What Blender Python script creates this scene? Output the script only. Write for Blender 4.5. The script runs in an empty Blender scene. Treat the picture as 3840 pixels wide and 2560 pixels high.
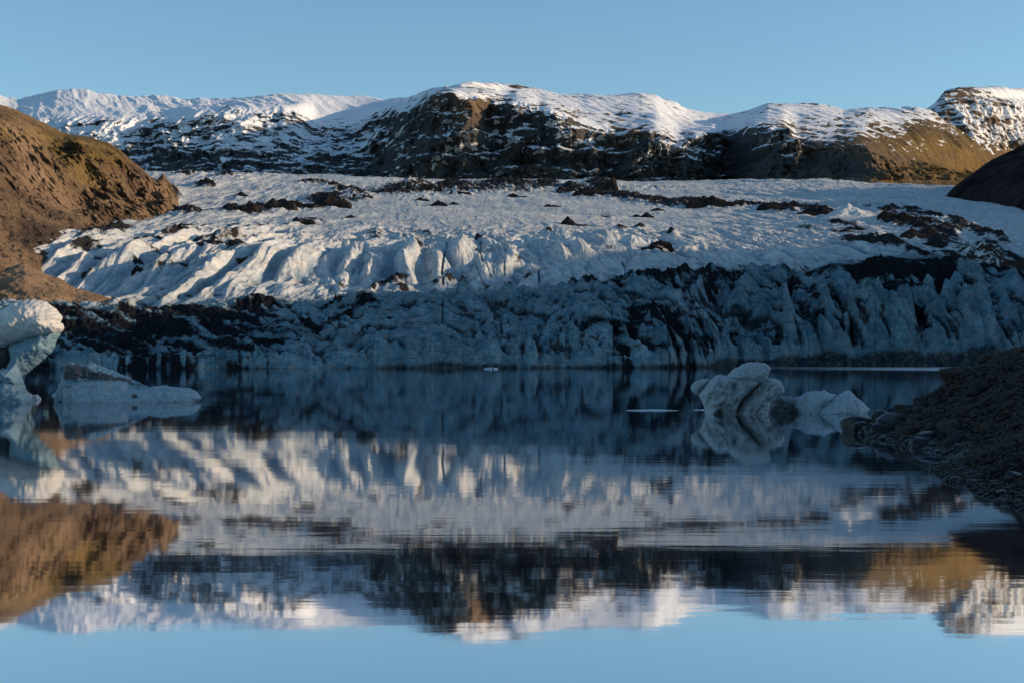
import bpy, bmesh, math, random
import numpy as np
from mathutils import Vector

random.seed(7)
RNG = np.random.default_rng(11)
COL = bpy.context.scene.collection
R = math.radians

# ------------------------------------------------------------------ camera constants
F = 5333.0          # focal length in photo pixels (3840 wide)
CX, HV = 1920.0, 1354.0
HC = 2.3            # eye height above the lake


def w_x(u, D): return (u - CX) / F * D
def w_z(v, D): return HC + (HV - v) / F * D


# ------------------------------------------------------------------ noise in numpy
def _h(ix, iy, iz, seed):
    h = (ix.astype(np.uint32) * np.uint32(374761393) + iy.astype(np.uint32) * np.uint32(668265263)
         + iz.astype(np.uint32) * np.uint32(2147483647 - 1013) + np.uint32(seed) * np.uint32(3266489917 & 0xffffffff))
    h ^= h >> np.uint32(13); h *= np.uint32(1274126177); h ^= h >> np.uint32(16)
    h *= np.uint32(2246822519); h ^= h >> np.uint32(15)
    return h


_G3 = np.array([[1,1,0],[-1,1,0],[1,-1,0],[-1,-1,0],[1,0,1],[-1,0,1],[1,0,-1],[-1,0,-1],
                [0,1,1],[0,-1,1],[0,1,-1],[0,-1,-1],[1,1,0],[-1,1,0],[0,-1,1],[0,-1,-1]], dtype=np.float32)
_A = np.arange(16) * (2 * np.pi / 16)
_G2 = np.stack([np.cos(_A), np.sin(_A)], 1).astype(np.float32)


def n2(x, y, seed=0):
    x = np.asarray(x, np.float64); y = np.asarray(y, np.float64)
    x0 = np.floor(x); y0 = np.floor(y)
    fx = (x - x0).astype(np.float32); fy = (y - y0).astype(np.float32)
    ix = x0.astype(np.int64); iy = y0.astype(np.int64); z = np.zeros_like(ix)
    u = fx * fx * fx * (fx * (fx * 6 - 15) + 10); v = fy * fy * fy * (fy * (fy * 6 - 15) + 10)
    def c(dx, dy):
        g = _G2[_h(ix + dx, iy + dy, z, seed) & np.uint32(15)]
        return g[..., 0] * (fx - dx) + g[..., 1] * (fy - dy)
    a = c(0, 0); b = c(1, 0); d = c(0, 1); e = c(1, 1)
    return ((a + (b - a) * u) * (1 - v) + (d + (e - d) * u) * v) * 1.5


def n3(x, y, z, seed=0):
    x = np.asarray(x, np.float64); y = np.asarray(y, np.float64); z = np.asarray(z, np.float64)
    x0 = np.floor(x); y0 = np.floor(y); z0 = np.floor(z)
    fx = (x - x0).astype(np.float32); fy = (y - y0).astype(np.float32); fz = (z - z0).astype(np.float32)
    ix = x0.astype(np.int64); iy = y0.astype(np.int64); iz = z0.astype(np.int64)
    u = fx * fx * fx * (fx * (fx * 6 - 15) + 10); v = fy * fy * fy * (fy * (fy * 6 - 15) + 10)
    w = fz * fz * fz * (fz * (fz * 6 - 15) + 10)
    def c(dx, dy, dz):
        g = _G3[_h(ix + dx, iy + dy, iz + dz, seed) & np.uint32(15)]
        return g[..., 0] * (fx - dx) + g[..., 1] * (fy - dy) + g[..., 2] * (fz - dz)
    def l(a, b, t): return a + (b - a) * t
    return l(l(l(c(0,0,0), c(1,0,0), u), l(c(0,1,0), c(1,1,0), u), v),
             l(l(c(0,0,1), c(1,0,1), u), l(c(0,1,1), c(1,1,1), u), v), w)


def fbm2(x, y, o=5, seed=0, lac=2.03, g=0.5):
    s = 0; a = 1.0; t = 0
    for i in range(o):
        s = s + a * n2(x, y, seed + i * 17); t += a; a *= g; x = x * lac + 11.3; y = y * lac - 5.1
    return s / t * 1.6


def fbm3(x, y, z, o=5, seed=0, lac=2.03, g=0.5):
    s = 0; a = 1.0; t = 0
    for i in range(o):
        s = s + a * n3(x, y, z, seed + i * 17); t += a; a *= g
        x = x * lac + 11.3; y = y * lac - 5.1; z = z * lac + 3.7
    return s / t * 1.6


def billow2(x, y, o=4, seed=0, g=0.5, lac=2.1):     # rounded crests, sharp creases
    s = 0; a = 1.0; t = 0
    for i in range(o):
        s = s + a * np.abs(n2(x, y, seed + i * 31)); t += a; a *= g; x = x * lac + 3.1; y = y * lac + 7.7
    return s / t * 2.2


def ridge2(x, y, o=4, seed=0, g=0.5, lac=2.1):      # sharp crests
    s = 0; a = 1.0; t = 0
    for i in range(o):
        s = s + a * (1 - 2.4 * np.abs(n2(x, y, seed + i * 31))); t += a; a *= g; x = x * lac + 3.1; y = y * lac + 7.7
    return s / t


def ridge3(x, y, z, o=4, seed=0, g=0.5, lac=2.1):
    s = 0; a = 1.0; t = 0
    for i in range(o):
        s = s + a * (1 - 2.0 * np.abs(n3(x, y, z, seed + i * 31))); t += a; a *= g
        x = x * lac + 3.1; y = y * lac + 7.7; z = z * lac + 1.9
    return s / t


def sm(e0, e1, x):
    t = np.clip((x - e0) / (e1 - e0), 0, 1)
    return t * t * (3 - 2 * t)


def gs(x, k=0.5):
    return np.exp(-x * x * k)


# ------------------------------------------------------------------ mesh helpers
def link(o, parent=None):
    COL.objects.link(o)
    if parent is not None:
        o.parent = parent
    return o


def tag(o, label=None, cat=None, group=None, kind=None):
    if label: o['label'] = label
    if cat: o['category'] = cat
    if group: o['group'] = group
    if kind: o['kind'] = kind
    return o


def np_mesh(name, V, Fq, mat, smooth=True, attrs=None, parent=None):
    me = bpy.data.meshes.new(name)
    V = np.asarray(V, np.float32).reshape(-1, 3)
    Fq = np.asarray(Fq, np.int32)
    nf, k = Fq.shape
    me.vertices.add(len(V)); me.vertices.foreach_set('co', V.ravel())
    me.loops.add(nf * k); me.loops.foreach_set('vertex_index', Fq.ravel())
    me.polygons.add(nf)
    me.polygons.foreach_set('loop_start', np.arange(0, nf * k, k, dtype=np.int32))
    me.polygons.foreach_set('loop_total', np.full(nf, k, np.int32))
    me.polygons.foreach_set('use_smooth', np.full(nf, smooth, bool))
    me.update(calc_edges=True)
    for an, arr in (attrs or {}).items():
        arr = np.asarray(arr, np.float32)
        if arr.ndim == 1:
            a = me.attributes.new(an, 'FLOAT', 'POINT'); a.data.foreach_set('value', arr.ravel())
        else:
            a = me.attributes.new(an, 'FLOAT_COLOR', 'POINT')
            a.data.foreach_set('color', np.concatenate([arr, np.ones((len(arr), 1), np.float32)], 1).ravel())
    me.materials.append(mat)
    me.validate()
    o = bpy.data.objects.new(name, me)
    return link(o, parent)


def grid_faces(nr, nc):
    i = np.arange(nr * nc, dtype=np.int32).reshape(nr, nc)
    return np.stack([i[:-1, :-1], i[:-1, 1:], i[1:, 1:], i[1:, :-1]], -1).reshape(-1, 4)


def pl(pts):
    a = np.array(sorted(pts), float)
    return lambda u: np.interp(u, a[:, 0], a[:, 1])


def pls(pts, sig=70.0):
    """polyline smoothed with a gaussian, so that no column shows a kink"""
    a = np.array(sorted(pts), float)
    g = np.arange(-2400, 6400, 10.0)
    y = np.interp(g, a[:, 0], a[:, 1]); k = np.arange(-30, 31) * 10.0
    w_ = np.exp(-k * k / (2 * sig * sig)); w_ /= w_.sum()
    y = np.convolve(np.pad(y, 30, mode='edge'), w_, mode='valid')
    return lambda u: np.interp(u, g, y)


def catmull(rows, t):
    """rows: (n, nu) values at t=0..n-1 ; t array -> (nt, nu)"""
    rows = np.asarray(rows, float); n = len(rows)
    i = np.clip(np.floor(t).astype(int), 0, n - 2); f = (t - i)[:, None]
    p0 = rows[np.clip(i - 1, 0, n - 1)]; p1 = rows[i]; p2 = rows[i + 1]; p3 = rows[np.clip(i + 2, 0, n - 1)]
    m1 = (p2 - p0) * 0.5; m2 = (p3 - p1) * 0.5
    d = p2 - p1                       # limit tangents: no overshoot
    def lim(m, d):
        s = np.sign(d); return s * np.clip(s * m, 0, 3 * np.abs(d))
    m1 = lim(m1, d); m2 = lim(m2, d)
    f2 = f * f; f3 = f2 * f
    return (2*f3 - 3*f2 + 1) * p1 + (f3 - 2*f2 + f) * m1 + (-2*f3 + 3*f2) * p2 + (f3 - f2) * m2


def loft(us, rowsD, rowsV, sub):
    """rows of contour lines (D(u), v(u)) -> X,Y,Z,V arrays"""
    Dm = np.array([f(us) if callable(f) else np.full(len(us), f) for f in rowsD])
    Vm = np.array([f(us) if callable(f) else np.full(len(us), f) for f in rowsV])
    ts = [0.0]
    for k, s in enumerate(sub):
        ts += list(k + (np.arange(s) + 1) / s)
    ts = np.array(ts); ts[-1] -= 1e-6
    D = catmull(Dm, ts); Zr = w_z(Vm, Dm)
    Z = catmull(Zr, ts)
    U = np.broadcast_to(us[None, :], D.shape).copy()
    return U, D, Z, np.broadcast_to(ts[:, None], D.shape)


def normals(X, Y, Z):
    P = np.stack([X, Y, Z], -1)
    du = np.gradient(P, axis=1); dt = np.gradient(P, axis=0)
    N = np.cross(du, dt); N /= (np.linalg.norm(N, axis=-1, keepdims=True) + 1e-9)
    s = np.sign(N[..., 2:3]); s[s == 0] = 1
    return N * s


def smooth2(A, k):
    """box blur k cells, twice"""
    for _ in range(2):
        for ax in (0, 1):
            c = np.cumsum(np.pad(A, [(k + 1, k) if a == ax else (0, 0) for a in (0, 1)], mode='edge'), axis=ax)
            sl1 = [slice(None)] * 2; sl2 = [slice(None)] * 2
            sl1[ax] = slice(2 * k + 1, None); sl2[ax] = slice(0, -(2 * k + 1))
            A = (c[tuple(sl1)] - c[tuple(sl2)]) / (2 * k + 1)
    return A


def idw(u, v, pts, p=2.5, su=1.0, sv=2.0):
    """control points (u, v, value) spread over the slope"""
    num = 0; den = 1e-12
    for (a, b, c) in pts:
        d = ((u - a) * su) ** 2 + ((v - b) * sv) ** 2 + 400
        w = d ** (-p / 2 * 1.2); num = num + w * c; den = den + w
    return num / den


def blobs(U, V, lst):
    m = np.zeros(U.shape, np.float32)
    for b in lst:
        u, v, ru, rv = b[:4]; ang = R(b[4]) if len(b) > 4 else 0; s = b[5] if len(b) > 5 else 1.0
        sel = (np.abs(U - u) < 2.2 * max(ru, rv)) & (np.abs(V - v) < 2.2 * max(ru, rv))
        du = U[sel] - u; dv = V[sel] - v
        a = (du * math.cos(ang) + dv * math.sin(ang)) / ru; c = (-du * math.sin(ang) + dv * math.cos(ang)) / rv
        m[sel] = np.maximum(m[sel], s * np.exp(-(a * a + c * c) * 0.8))
    return m


# ------------------------------------------------------------------ materials
class NT:
    def __init__(s, name):
        s.m = bpy.data.materials.new(name); s.m.use_nodes = True
        s.t = s.m.node_tree; s.t.nodes.clear()
        s.out = s.n('ShaderNodeOutputMaterial')
    def n(s, typ, **kw):
        nd = s.t.nodes.new(typ)
        for k, v in kw.items(): setattr(nd, k, v)
        return nd
    def l(s, a, b): s.t.links.new(a, b)
    def coord(s): return s.n('ShaderNodeTexCoord').outputs['Object']
    def geo(s): return s.n('ShaderNodeNewGeometry').outputs['Position']
    def map(s, vec, scale):
        m = s.n('ShaderNodeMapping'); s.l(vec, m.inputs['Vector']); m.inputs['Scale'].default_value = scale; return m.outputs[0]
    def noise(s, vec, scale, detail=4, rough=0.55, dist=0.0):
        k = s.n('ShaderNodeTexNoise'); s.l(vec, k.inputs['Vector'])
        k.inputs['Scale'].default_value = scale; k.inputs['Detail'].default_value = detail
        k.inputs['Roughness'].default_value = rough; k.inputs['Distortion'].default_value = dist
        return k.outputs['Fac']
    def attr(s, name, out='Fac'):
        a = s.n('ShaderNodeAttribute'); a.attribute_name = name; return a.outputs[out]
    def math(s, op, a, b=None, c=None, clamp=False):
        k = s.n('ShaderNodeMath', operation=op); k.use_clamp = clamp
        for i, x in enumerate((a, b, c)):
            if x is None: continue
            if isinstance(x, (int, float)): k.inputs[i].default_value = x
            else: s.l(x, k.inputs[i])
        return k.outputs[0]
    def ramp(s, fac, stops, interp='LINEAR'):
        k = s.n('ShaderNodeValToRGB'); s.l(fac, k.inputs[0]); e = k.color_ramp.elements; k.color_ramp.interpolation = interp
        while len(e) < len(stops): e.new(0.5)
        for i, (p, c) in enumerate(stops):
            e[i].position = p; e[i].color = (c[0], c[1], c[2], 1) if isinstance(c, tuple) else (c, c, c, 1)
        return k.outputs[0]
    def mix(s, fac, a, b, blend='MIX'):
        k = s.n('ShaderNodeMix', data_type='RGBA', blend_type=blend)
        for i, x in ((0, fac), (6, a), (7, b)):
            if isinstance(x, (int, float)): k.inputs[i].default_value = x
            elif isinstance(x, tuple): k.inputs[i].default_value = (*x, 1)
            else: s.l(x, k.inputs[i])
        return k.outputs[2]
    def bump(s, h, strength, dist, normal=None):
        k = s.n('ShaderNodeBump'); s.l(h, k.inputs['Height']); k.inputs['Strength'].default_value = strength
        k.inputs['Distance'].default_value = dist
        if normal is not None: s.l(normal, k.inputs['Normal'])
        return k.outputs[0]
    def bsdf(s, color, rough=0.8, normal=None, spec=0.3, sub=None, **kw):
        b = s.n('ShaderNodeBsdfPrincipled')
        if isinstance(color, tuple): b.inputs['Base Color'].default_value = (*color, 1)
        else: s.l(color, b.inputs['Base Color'])
        if isinstance(rough, (int, float)): b.inputs['Roughness'].default_value = rough
        else: s.l(rough, b.inputs['Roughness'])
        b.inputs['Specular IOR Level'].default_value = spec
        if normal is not None: s.l(normal, b.inputs['Normal'])
        for k, v in kw.items(): b.inputs[k].default_value = v
        s.l(b.outputs[0], s.out.inputs['Surface'])
        return s.m


def mat_glacier():
    m = NT('glacier_ice'); g = m.geo()
    dirt = m.attr('dirt'); cav_shade = m.attr('cavity_shade'); wet = m.attr('wet')
    streak = m.noise(m.map(g, (0.5, 0.07, 0.5)), 1.0, 6, 0.65)
    fine = m.noise(g, 0.9, 6, 0.7)
    mid = m.noise(g, 0.12, 5, 0.6)
    base = m.ramp(mid, [(0.3, (0.42, 0.49, 0.53)), (0.5, (0.58, 0.60, 0.60)), (0.7, (0.70, 0.67, 0.61))])
    base = m.mix(m.math('MULTIPLY', cav_shade, 0.75, clamp=True), base, (0.14, 0.27, 0.36))
    base = m.mix(wet, base, m.ramp(m.math('MULTIPLY_ADD', streak, 0.5, m.math('MULTIPLY', mid, 0.5)), [(0.38, (0.06, 0.15, 0.20)), (0.5, (0.15, 0.275, 0.335)), (0.62, (0.30, 0.42, 0.47))]))  # lower front darker and bluer: bare melted ice plus painted shade
    base = m.mix(m.math('MULTIPLY', m.math('MULTIPLY', cav_shade, wet), 1.5, clamp=True), base, (0.015, 0.035, 0.05))  # occlusion shade painted into the creases of the lower front
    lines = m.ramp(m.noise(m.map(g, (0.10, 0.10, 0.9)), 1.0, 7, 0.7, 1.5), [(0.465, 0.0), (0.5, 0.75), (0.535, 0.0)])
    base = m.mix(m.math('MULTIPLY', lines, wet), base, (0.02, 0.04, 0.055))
    dusty = m.ramp(m.math('MULTIPLY_ADD', streak, 0.6, m.math('MULTIPLY', fine, 0.4)), [(0.46, 0.0), (0.66, 1.0)])
    base = m.mix(m.math('MULTIPLY', dusty, 0.72), base, (0.22, 0.185, 0.155))
    dmask = m.math('ADD', dirt, m.math('MULTIPLY', m.math('SUBTRACT', m.math('MULTIPLY_ADD', streak, 0.5, m.math('MULTIPLY', fine, 0.5)), 0.5), 1.3))
    dmask = m.ramp(dmask, [(0.40, 0.0), (0.66, 1.0)])
    fil = m.ramp(m.noise(m.map(g, (0.22, 0.045, 0.3)), 1.0, 8, 0.72, 1.2), [(0.475, 0.0), (0.5, 1.0), (0.525, 0.0)])
    fil2 = m.ramp(m.noise(m.map(g, (0.9, 0.5, 0.4)), 1.0, 6, 0.7, 0.8), [(0.47, 0.0), (0.5, 0.8), (0.53, 0.0)])
    dmask = m.math('MAXIMUM', dmask, m.math('MULTIPLY', m.math('MAXIMUM', fil, fil2), m.ramp(m.noise(g, 0.05, 4, 0.6), [(0.42, 0.05), (0.62, 0.6)])))
    dcol = m.mix(wet, m.ramp(fine, [(0.35, (0.012, 0.013, 0.016)), (0.65, (0.032, 0.028, 0.027))]), m.ramp(fine, [(0.35, (0.004, 0.005, 0.007)), (0.7, (0.022, 0.022, 0.026))]))  # debris on the lower front blacker: deep shade put into its colour
    col = m.mix(dmask, base, dcol)
    nb = m.bump(m.noise(m.map(g, (0.6, 0.25, 0.6)), 1.0, 7, 0.65), 0.5, 0.8)
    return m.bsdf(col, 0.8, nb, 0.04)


def mat_rock_hill():
    m = NT('brown_hillside'); g = m.geo()
    big = m.noise(g, 0.012, 5, 0.6); mid = m.noise(m.map(g, (1, 1, 0.5)), 0.06, 7, 0.65, 0.6); fine = m.noise(g, 0.6, 6, 0.7)
    rock = m.ramp(mid, [(0.34, (0.040, 0.028, 0.022)), (0.47, (0.105, 0.066, 0.045)), (0.56, (0.17, 0.108, 0.070)), (0.70, (0.27, 0.175, 0.112))])
    rock = m.mix(m.ramp(fine, [(0.35, 0.55), (0.6, 0.0)]), rock, (0.04, 0.03, 0.025))
    gm = m.ramp(m.math('ADD', m.attr('grass'), m.math('MULTIPLY', m.math('SUBTRACT', mid, 0.5), 2.4)), [(0.52, 0.0), (0.75, 1.0)])
    gcol = m.ramp(fine, [(0.3, (0.15, 0.085, 0.02)), (0.5, (0.20, 0.14, 0.03)), (0.7, (0.27, 0.21, 0.05))])
    col = m.mix(m.math('MULTIPLY', gm, 0.55), rock, gcol)
    scree = m.attr('scree')
    scol = m.ramp(m.noise(g, 1.2, 6, 0.75), [(0.35, (0.035, 0.027, 0.023)), (0.55, (0.10, 0.072, 0.054)), (0.72, (0.20, 0.145, 0.105))])
    col = m.mix(scree, col, scol)
    pale = m.attr('pale')
    col = m.mix(pale, col, m.ramp(fine, [(0.3, (0.24, 0.16, 0.10)), (0.6, (0.42, 0.28, 0.17))]))
    nb = m.bump(fine, 0.9, 1.2, m.bump(m.noise(g, 0.12, 7, 0.7), 0.8, 5.0))
    return m.bsdf(col, 0.95, nb, 0.02)


def mat_mountain():  # snow on cliffs
    m = NT('snowy_cliffs'); g = m.geo()
    snow = m.attr('snow'); grass = m.attr('grass'); brown = m.attr('brown')
    mid = m.noise(g, 0.02, 7, 0.65); fine = m.noise(m.map(g, (1, 1, 1.8)), 0.09, 7, 0.72)
    vert = m.noise(m.map(g, (1, 1, 0.12)), 0.05, 6, 0.65); strat = m.noise(m.map(g, (0.004, 0.004, 0.075)), 1.0, 6, 0.65, 0.4)
    rock = m.ramp(m.math('MULTIPLY_ADD', vert, 0.4, m.math('MULTIPLY_ADD', strat, 0.3, m.math('MULTIPLY', fine, 0.3))), [(0.38, (0.028, 0.034, 0.042)), (0.50, (0.062, 0.066, 0.072)), (0.62, (0.12, 0.11, 0.105))])
    rock = m.mix(brown, rock, m.ramp(fine, [(0.3, (0.10, 0.065, 0.04)), (0.7, (0.24, 0.16, 0.10))]))
    gcol = m.ramp(mid, [(0.3, (0.11, 0.065, 0.032)), (0.5, (0.20, 0.125, 0.045)), (0.7, (0.27, 0.185, 0.065))])
    gcol = m.mix(m.ramp(fine, [(0.4, 0.6), (0.6, 0.0)]), gcol, (0.06, 0.045, 0.03))
    col = m.mix(grass, rock, gcol)
    sm_ = m.ramp(m.math('ADD', snow, m.math('MULTIPLY', m.math('SUBTRACT', m.math('MULTIPLY_ADD', fine, 0.7, m.math('MULTIPLY', strat, 0.3)), 0.5), 1.5)), [(0.44, 0.0), (0.56, 1.0)])
    col = m.mix(sm_, col, (0.80, 0.82, 0.86))
    nb = m.bump(m.noise(g, 0.05, 7, 0.7), 0.8, 12.0)
    return m.bsdf(col, 0.9, nb, 0.03)


def mat_dark_ridge():
    m = NT('dark_ridge'); g = m.geo()
    f = m.noise(g, 0.03, 8, 0.65)
    col = m.ramp(f, [(0.38, (0.012, 0.010, 0.012)), (0.6, (0.055, 0.036, 0.034))])
    return m.bsdf(col, 0.95, m.bump(f, 0.8, 20.0), 0.02)


def mat_water():
    m = NT('lake_water'); g = m.geo()
    rip1 = m.noise(m.map(g, (0.8, 3.5, 1)), 1.0, 3, 0.5)
    rip2 = m.noise(m.map(g, (0.05, 0.22, 1)), 1.0, 4, 0.55)
    patch = m.ramp(m.noise(m.map(g, (0.012, 0.05, 1)), 1.0, 3, 0.5), [(0.42, 0.25), (0.62, 1.0)])
    h = m.math('MULTIPLY', m.math('MULTIPLY_ADD', rip1, 0.16, rip2), patch)
    nb = m.bump(h, 0.16, 0.04)
    # the wind-ruffled lane in front of the ice on the right
    sx = m.n('ShaderNodeSeparateXYZ'); m.l(g, sx.inputs[0])
    edge = m.math('MULTIPLY', m.math('SUBTRACT', m.noise(m.map(g, (0.03, 0.03, 1)), 1.0, 3), 0.5), 60.0)
    yy = m.math('ADD', sx.outputs[1], edge); xx = m.math('ADD', sx.outputs[0], edge)
    lane = m.math('MULTIPLY', m.math('MULTIPLY', m.math('GREATER_THAN', yy, 350.0), m.math('LESS_THAN', yy, 590.0)), m.math('MULTIPLY', m.math('SUBTRACT', xx, 70.0), 0.02, clamp=True), clamp=True)
    gl = m.n('ShaderNodeBsdfGlossy'); gl.inputs['Color'].default_value = (0.90, 0.91, 0.93, 1)
    m.l(m.math('MULTIPLY_ADD', lane, 0.17, 0.030), gl.inputs['Roughness']); m.l(nb, gl.inputs['Normal'])
    df = m.n('ShaderNodeBsdfDiffuse'); df.inputs['Color'].default_value = (0.013, 0.028, 0.052, 1)
    fr = m.n('ShaderNodeLayerWeight'); fr.inputs['Blend'].default_value = 0.75; 
    fac = m.math('MULTIPLY_ADD', fr.outputs['Facing'], 0.5, 0.45, clamp=True)
    mx = m.n('ShaderNodeMixShader'); m.l(fac, mx.inputs[0]); m.l(df.outputs[0], mx.inputs[1]); m.l(gl.outputs[0], mx.inputs[2])
    m.l(mx.outputs[0], m.out.inputs['Surface'])
    return m.m


def mat_berg(name, a, b, dirt=(0.035, 0.035, 0.035), sparkle=True):
    m = NT(name); g = m.coord()
    n1 = m.noise(g, 1.2, 6, 0.65); n2_ = m.noise(g, 9.0, 6, 0.8); sp = m.noise(g, 38.0, 3, 0.7)
    col = m.ramp(m.math('MULTIPLY_ADD', n1, 0.5, m.math('MULTIPLY', n2_, 0.5)), [(0.38, a), (0.60, b)])
    col = m.mix(m.ramp(m.math('MULTIPLY_ADD', sp, 0.6, m.math('MULTIPLY', n2_, 0.4)), [(0.40, 0.62), (0.56, 0.0)]), col, (0.09, 0.10, 0.10))
    dm = m.ramp(m.math('ADD', m.attr('dirt'), m.math('MULTIPLY', m.math('SUBTRACT', n2_, 0.5), 1.2)), [(0.40, 0.0), (0.62, 1.0)])
    col = m.mix(m.math('MULTIPLY', dm, 0.93), col, dirt)
    nb = m.bump(m.math('MULTIPLY_ADD', sp, 0.35, n2_), 0.6, 0.07)
    rough = m.ramp(n2_, [(0.3, 0.28), (0.7, 0.6)])
    return m.bsdf(col, rough, nb, 0.55)


def mat_stone(name, lo, hi, rough=0.6, sc=3.0):
    m = NT(name); g = m.coord()
    oi = m.n('ShaderNodeObjectInfo')
    f = m.noise(g, sc, 6, 0.7)
    c = m.ramp(f, [(0.3, lo), (0.7, hi)])
    c = m.mix(m.math('MULTIPLY', oi.outputs['Random'], 0.75), c, (hi[0] * 0.35, hi[1] * 0.32, hi[2] * 0.33))
    return m.bsdf(c, rough, m.bump(m.noise(g, sc * 4, 5, 0.7), 0.5, 0.03), 0.22 if rough < 0.4 else 0.05)


def flat_mat(name, col, rough=0.8):
    m = NT(name); f = m.noise(m.coord(), 6.0, 3, 0.6)
    c = m.mix(f, tuple(x * 0.7 for x in col), tuple(min(1, x * 1.25) for x in col))
    return m.bsdf(c, rough, None, 0.2)


M_GL = mat_glacier(); M_HILL = mat_rock_hill(); M_MT = mat_mountain(); M_DR = mat_dark_ridge(); M_W = mat_water()

# ------------------------------------------------------------------ camera, sun, sky
SUN_AZ, SUN_EL = R(1.0), R(13.5)     # towards +x, a little beyond the lake
S = Vector((math.cos(SUN_EL) * math.cos(SUN_AZ), math.cos(SUN_EL) * math.sin(SUN_AZ), math.sin(SUN_EL)))
cam = bpy.data.cameras.new('camera'); co = link(bpy.data.objects.new('camera', cam))
co.location = (0, 0, HC); co.rotation_euler = (R(90), 0, 0)
cam.sensor_width = 36; cam.lens = F / 3840 * 36; cam.shift_y = (HV - 1280) / 3840
cam.clip_start = 0.5; cam.clip_end = 60000
bpy.context.scene.camera = co
sun = bpy.data.lights.new('sun', 'SUN'); so = link(bpy.data.objects.new('sun', sun))
sun.energy = 5.0; sun.angle = R(0.5); sun.color = (1.0, 0.73, 0.47)
so.rotation_euler = S.to_track_quat('Z', 'Y').to_euler()
w = bpy.data.worlds.new('World'); bpy.context.scene.world = w; w.use_nodes = True
nt = w.node_tree; bg = nt.nodes['Background']
sky = nt.nodes.new('ShaderNodeTexSky'); sky.sky_type = 'NISHITA'; sky.sun_disc = False
sky.sun_elevation = SUN_EL; sky.sun_rotation = math.atan2(S.x, S.y)
sky.altitude = 100; sky.air_density = 1.0; sky.dust_density = 0.6; sky.ozone_density = 1.5
SKY_MUL = (1.04, 1.35, 1.50)
mx = nt.nodes.new('ShaderNodeMix'); mx.data_type = 'RGBA'; mx.blend_type = 'MULTIPLY'; mx.inputs[0].default_value = 1
nt.links.new(sky.outputs[0], mx.inputs[6]); mx.inputs[7].default_value = (*SKY_MUL, 1)
nt.links.new(mx.outputs[2], bg.inputs[0]); bg.inputs[1].default_value = 0.12
vs = bpy.context.scene.view_settings; vs.view_transform = 'Standard'; vs.look = 'None'; vs.exposure = 0
sc = bpy.context.scene
sc.render.engine = 'CYCLES'
sc.cycles.max_bounces = 5; sc.cycles.diffuse_bounces = 3; sc.cycles.glossy_bounces = 3

# ------------------------------------------------------------------ lake and ground
def plane(name, x0, x1, y0, y1, z, mat):
    return tag(np_mesh(name, [(x0, y0, z), (x1, y0, z), (x1, y1, z), (x0, y1, z)], [[0, 1, 2, 3]], mat, False), kind='structure')

plane('lake_water', -1500, 1500, -300, 1200, 0.0, M_W)
plane('ground', -30000, 30000, -8000, 40000, -6.0, M_DR)

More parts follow.
